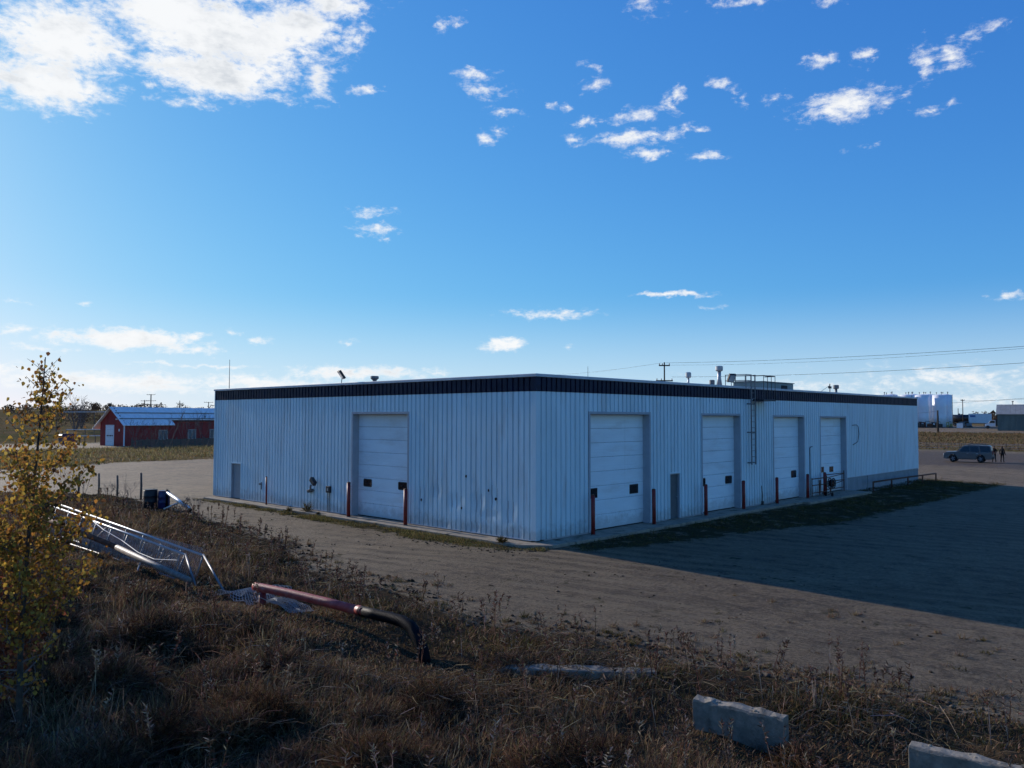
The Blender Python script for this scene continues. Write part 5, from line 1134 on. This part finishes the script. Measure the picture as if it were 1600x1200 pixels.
# far dry grass strip before the red building, and scrub on the embankment
g_ = BL(); x = rng.uniform(-10, 60, 60000); y = rng.uniform(62, 112, 60000); k = inpoly(FARG, x, y) & (rng.random(60000) < np.clip(.5+1.4*vn1(x*.2, y*.2), .1, 1)); x, y = x[k], y[k]; n = len(x)
g_.add(np.stack([x, y, hgt(x, y)-.02], 1), unit(n, .5), rng.uniform(.2, .65, n), np.full(n, .07), np.zeros((n, 3)), pick([(.34, .25, .10), (.26, .19, .085), (.19, .155, .06), (.36, .28, .15)], n))
x = rng.uniform(112, 182, 30000); y = rng.uniform(-30, 60, 30000); n = len(x)
g_.add(np.stack([x, y, hgt(x, y)-.02], 1), unit(n, .5), rng.uniform(.12, .5, n), np.full(n, .11), np.zeros((n, 3)), pick([(.19, .13, .065), (.14, .105, .05), (.20, .12, .07), (.13, .105, .05)], n))
g_.build('far_grass', M['blade'], 'dry ochre grass beyond the yard and on the road embankment', 'grass')
# clods and stones along the edges of the yard, real lumps that throw shadows
ico = [(0, 0, 1), (.9, 0, .35), (.28, .85, .4), (-.75, .5, .3), (-.7, -.55, .38), (.3, -.85, .3), (.5, .5, -.3), (-.5, .1, -.35), (.1, -.6, -.35)]
icf = [(0, 1, 2), (0, 2, 3), (0, 3, 4), (0, 4, 5), (0, 5, 1), (1, 6, 2), (2, 6, 3), (3, 6, 7), (3, 7, 4), (4, 7, 8), (4, 8, 5), (5, 8, 1), (1, 8, 6)]
V = []; T = []; C = []; n0 = 0; ico = np.array(ico)
for k in range(1800):
    u_ = rng.random()
    if u_ < .62:
        i = rng.integers(5, len(VEG)-4); a0, b0 = VEG[i], VEG[i+1]; t = rng.random(); off = rng.normal()*.55+.25; a, b = a0[0]+(b0[0]-a0[0])*t+off*.85, a0[1]+(b0[1]-a0[1])*t+off*.3; sc0 = rng.uniform(.02, .085)*rng.uniform(.5, 1)
    elif u_ < .8:
        i = rng.integers(0, len(LAWNL)-1); a0, b0 = LAWNL[i], LAWNL[i+1]; t = rng.random(); a, b = a0[0]+(b0[0]-a0[0])*t-abs(rng.normal())*.4, a0[1]+(b0[1]-a0[1])*t+rng.normal()*.2; sc0 = rng.uniform(.015, .05)
    else:
        a, b = rng.uniform(-9, 3), rng.uniform(-19, 20); sc0 = rng.uniform(.012, .04)
        if a > -1 and b > -1: continue
    an = rng.uniform(0, 6.28); ca, sa = math.cos(an), math.sin(an); q = ico*(1+.25*rng.normal(size=ico.shape))*sc0*np.array([rng.uniform(.8, 1.6), 1, rng.uniform(.5, .8)]); q = np.stack([q[:, 0]*ca-q[:, 1]*sa, q[:, 0]*sa+q[:, 1]*ca, q[:, 2]], 1)+np.array([a, b, gz(a, b)+sc0*.15])
    V.append(q); T.append(np.array(icf)+n0); n0 += len(q); C.append(np.repeat((np.array([(.060, .044, .030), (.085, .064, .044), (.045, .034, .024), (.10, .083, .066)])[rng.integers(0, 4)]*rng.uniform(.7, 1.3))[None], len(q), 0))
me = rawmesh('gravel_clods', np.concatenate(V), np.zeros((0, 4), int), np.concatenate(T), np.concatenate(C), leafmat('clod_soil', 0.0)); o = bpy.data.objects.new('gravel_clods', me); COL.objects.link(o); tag(o, 'dark clods and stones strewn along the edges of the gravel', 'stones', kind='stuff')
# single green weeds by the wall
def weed(x, y, r0, n, pal, label, H=1.0):
    g_ = BL(); u = unit(n, .4); P = np.array([x, y, -.06])+u*np.array([r0, r0, r0*H])*rng.uniform(.05, .6, (n, 1)); g_.add(P, u+.4*rng.normal(size=(n, 3)), r0*H*rng.uniform(.3, .6, n), np.full(n, .02), np.zeros((n, 3)), pick(pal, n))
    o = g_.build('weed', M['blade'], label, 'plant', None); o['group'] = 'weeds at the foot of the wall'
weed(-.85, .95, .34, 170, GRN, 'green weed growing at the near building corner'); weed(-.62, 14.55, .38, 150, [(.13, .10, .045), (.09, .07, .03)], 'tall brown weed under the vent on the lit wall', 1.7); weed(-1.0, 15.6, .28, 130, GRN, 'low leafy weed left of the brown weed at the wall'); weed(-.8, 13.3, .2, 110, GRN, 'small green weed under the outlet box')

# ------------------------------------------------------------------ aspen saplings
def aspen(x, y, H, rad, nl, label, pal, seed, lean=(0, 0), leafs=.040, grp='yellow aspens on the bank'):
    r_ = np.random.default_rng(seed); z0 = gz(x, y)-.1
    t_ = thing('aspen_tree', label, 'tree', (x, y, z0), 0, grp); tk_ = MB(); pts = []
    for k in range(9):
        f = k/8; pts.append((lean[0]*f+.05*math.sin(5*f+seed), lean[1]*f+.05*math.cos(4*f+seed), H*f))
    tk_.path(pts, [.050*(1-.86*k/8)*H/5.8 for k in range(9)], 8); tk_.build('trunk', M['bark'], t_, True)
    br = MB(); L = []; C = []
    nbn = 46
    env = lambda f: rad*np.interp(f, [.12, .25, .42, .58, .72, .85, .94, 1.0], [.35, .75, 1.0, 1.0, .80, .56, .30, .10])
    for k in range(nbn):
        f = .14+.86*(k+.7)/nbn; a = k*2.4+r_.normal()*.3; ln = env(f)*r_.uniform(.75, 1.15)
        p0 = np.array([np.interp(f*8, range(9), [p[0] for p in pts]), np.interp(f*8, range(9), [p[1] for p in pts]), H*f*.96]); up_ = r_.uniform(.35, .9)
        p1 = p0+np.array([math.cos(a), math.sin(a), up_*.6])*ln*.5; p2 = p0+np.array([math.cos(a), math.sin(a), up_])*ln
        br.path([p0, p1, p2], [.014*(1.15-f), .009*(1.15-f)+.002, .003], 5)
        m_ = int(nl/nbn*(.35+ln/rad)*(.22 if f < .30 else 1.15 if f < .70 else .42))
        for q in range(m_):
            s = r_.uniform(.1, 1.05); b = (p0*(1-s)+p1*s*2-p0*s if s < .5 else p1*(2-2*s)+p2*(2*s-1)) if s < .5 else p1*(2-2*s)+p2*(2*s-1)
            b = p0+(p2-p0)*s if s < .5 else b
            b = b+r_.normal(size=3)*np.array([.085, .085, .085])*rad/.85; L.append(b)
        for q in range(3):
            s = r_.uniform(.4, .95); b = p1*(2-2*s)+p2*(2*s-1) if s > .5 else p0*(1-2*s)+p1*2*s; e = b+r_.normal(size=3)*.12*rad/.85+np.array([0, 0, .06]); br.path([b, e], [.005, .002], 4)
    br.build('branches', M['twig'], t_)
    for q in range(26): L.append(np.array(pts[8])*(1-(q % 13)*.012)+r_.normal(size=3)*np.array([.05, .05, .05]))
    L = np.array(L); n = len(L); sz = leafs*r_.uniform(.6, 1.25, n); nr = r_.normal(size=(n, 3)); nr[:, 2] *= .6; nr /= np.linalg.norm(nr, axis=1, keepdims=True)
    dn = r_.normal(size=(n, 3))*.5+np.array([0, 0, -1]); u = dn-nr*(dn*nr).sum(1, keepdims=True); u /= np.linalg.norm(u, axis=1, keepdims=True); v = np.cross(nr, u)
    S = sz[:, None]; V = np.stack([L-u*S*.9, L-u*S*.35+v*S*.9, L+u*S*.45+v*S*.62, L+u*S*1.15, L+u*S*.45-v*S*.62, L-u*S*.35-v*S*.9], 1); V[:, (1, 2, 4, 5)] += (nr*S*.18)[:, None]
    b = np.arange(n)*6; q = np.concatenate([np.stack([b, b+1, b+2, b+3], 1), np.stack([b, b+3, b+4, b+5], 1)]); pal = np.array(pal); zf = (L[:, 2]/H)
    kk = np.clip((r_.random(n)*len(pal)).astype(int), 0, len(pal)-1); c = pal[kk]*(1+.22*r_.normal(size=(n, 1)).clip(-2, 2)); c = np.repeat(c.clip(.01, 1), 6, 0)
    me = rawmesh('crown', V.reshape(-1, 3), q, np.zeros((0, 3), int), c, M['leaf']); o = bpy.data.objects.new('crown', me); COL.objects.link(o); o.parent = t_
    return t_
YEL = [(.46, .29, .05), (.38, .21, .045), (.29, .135, .04), (.44, .31, .07), (.26, .15, .04), (.18, .085, .04), (.34, .23, .05), (.37, .17, .04)]
aspen(-18.8, -6.45, 5.95, .95, 7200, 'yellow leaved aspen sapling at the left edge of the photo', YEL, 3, (.12, -.28), .031)
aspen(-18.85, -5.7, 2.7, .75, 1900, 'reddish leaved low shrub below the yellow aspen', [(.24, .075, .04), (.18, .055, .035), (.26, .12, .05), (.27, .11, .07), (.13, .05, .03)], 5, (.1, .1), .034, 'yellow aspens on the bank')
# more of the same row further along the bank, outside the frame, whose shade falls on the foreground
for i, (x, y, H, rd) in enumerate(((-18.6, 7.0, 7.4, 1.3), (-17.4, 13.0, 8.2, 1.4), (-20.0, 1.5, 6.8, 1.2), (-17.0, 22.0, 9.0, 1.5))):
    aspen(x, y, H, rd, 3400, ('aspen standing in the row beyond the left edge, %s' % ('nearest the gates', 'second along', 'closest to the viewer', 'farthest along')[i]), YEL, 20+i, (.1, 0), .062)

# ------------------------------------------------------------------ bare shrubs
def bare(x, y, H, spread, nst, label, seed, thick=.02, cat='shrub', grp='bare shrubs'):
    r_ = random.Random(seed); t_ = thing('bare_shrub', label, cat, (x, y, gz(x, y)), 0, grp); mb = MB()
    def grow(p, d, ln, r, lv):
        q = p+d*ln*.5+Vector((r_.gauss(0, .06), r_.gauss(0, .06), .02))*ln; e = q+(d+Vector((r_.gauss(0, .2), r_.gauss(0, .2), .15))).normalized()*ln*.5
        mb.path([p, q, e], [r, r*.8, r*.55], 4, False)
        if lv > 0:
            for k in range(r_.choice((2, 3, 3))):
                b = p.lerp(e, r_.uniform(.45, 1.0)); dd = (d+Vector((r_.gauss(0, .45), r_.gauss(0, .45), r_.uniform(0, .35)))).normalized(); grow(b, dd, ln*r_.uniform(.45, .7), r*.6, lv-1)
    for k in range(nst):
        a = r_.uniform(0, 6.28); s = r_.uniform(.05, spread); grow(Vector((math.cos(a)*s*.3, math.sin(a)*s*.3, -.1)), Vector((math.cos(a)*s, math.sin(a)*s, 1)).normalized(), H*r_.uniform(.5, .75), thick, 3)
    mb.build('branches', M['twig'], t_); return t_
for i, (px, d, H, lb) in enumerate(((213, 118, 4.2, 'bare shrub at the left end of the grey board fence'), (262, 120, 4.8, 'bare shrub in front of the middle of the red wall'), (288, 121, 5.4, 'tall bare shrub right of the middle of the red wall'), (322, 122, 6.2, 'tallest bare shrub beside the warehouse edge'), (240, 119, 3.6, 'small bare shrub between the red building windows'))):
    p = atpx(px, d); bare(p.x, p.y, H, .6, 6, lb, 50+i, .032)
for i, (px, d, H, lb) in enumerate(((132, 46, 1.9, 'thin bare bush near the first fence post'), (118, 44, 1.5, 'bare twiggy bush behind the yellow aspen'), (204, 44, 1.2, 'low bare bush between the fence posts'), (312, 38.5, .9, 'dry twiggy weed beyond the tip of the white pipe'), (178, 44, 1.0, 'low twiggy weed in front of the fence posts'))):
    p = atpx(px, d); bare(p.x, p.y, H, .6, 5, lb, 70+i, .012)
p = atpx(118, 190); bare(p.x, p.y, 7.0, .6, 9, 'large bare bush on the slope left of the red building', 90, .09)
p = atpx(128, 200); bare(p.x, p.y, 6.0, .6, 8, 'second large bare bush on the slope, nearer the red gable', 91, .09)
# ------------------------------------------------------------------ far woods
def woods(name, rows, label):
    V = []; T = []; C = []; n0 = 0
    for (px, d, H, r0, conif) in rows:
        p = atpx(px, d); z0 = gz(p.x, p.y); n = 70; f = rng.random(n)**.8; rr = r0*((1-f*.95) if conif else np.sqrt(np.clip(1-(2*f-1)**2, .05, 1)))*np.sqrt(rng.random(n)); a = rng.uniform(0, 6.28, n)
        ctr = np.stack([p.x+rr*np.cos(a), p.y+rr*np.sin(a), z0+H*(.06+.94*f)], 1); s = H*.10
        tri = ctr[:, None]+rng.normal(size=(n, 3, 3))*s; V.append(tri.reshape(-1, 3)); T.append(np.arange(n*3).reshape(-1, 3)+n0); n0 += n*3
        c = np.array((.020, .028, .018) if conif else (.075, .055, .04))*rng.uniform(.7, 1.3); C.append(np.repeat(c[None]*(1+.2*rng.normal(size=(n, 1))), 3, 0))
    me = rawmesh(name, np.concatenate(V), np.zeros((0, 4), int), np.concatenate(T), np.concatenate(C), M['blade']); o = bpy.data.objects.new(name, me); COL.objects.link(o); tag(o, label, 'trees', kind='stuff')
rows = [(rng.uniform(1180, 1720), rng.uniform(520, 640), rng.uniform(4.5, 8.0), rng.uniform(1.4, 2.6), True) for k in range(170)]+[(rng.uniform(1515, 1590), rng.uniform(420, 470), rng.uniform(4, 6), rng.uniform(2, 3.5), False) for k in range(26)]
rows += [(rng.uniform(-120, 360), rng.uniform(420, 620), rng.uniform(2.0, 5.0), rng.uniform(2, 5), rng.random() < .12) for k in range(110)]+[(rng.uniform(-60, 170), rng.uniform(210, 300), rng.uniform(1.2, 2.8), rng.uniform(1.5, 3), False) for k in range(60)]
woods('distant_woods', rows, 'dark line of distant trees along the horizon')
print('blades', nG, nb, ns)
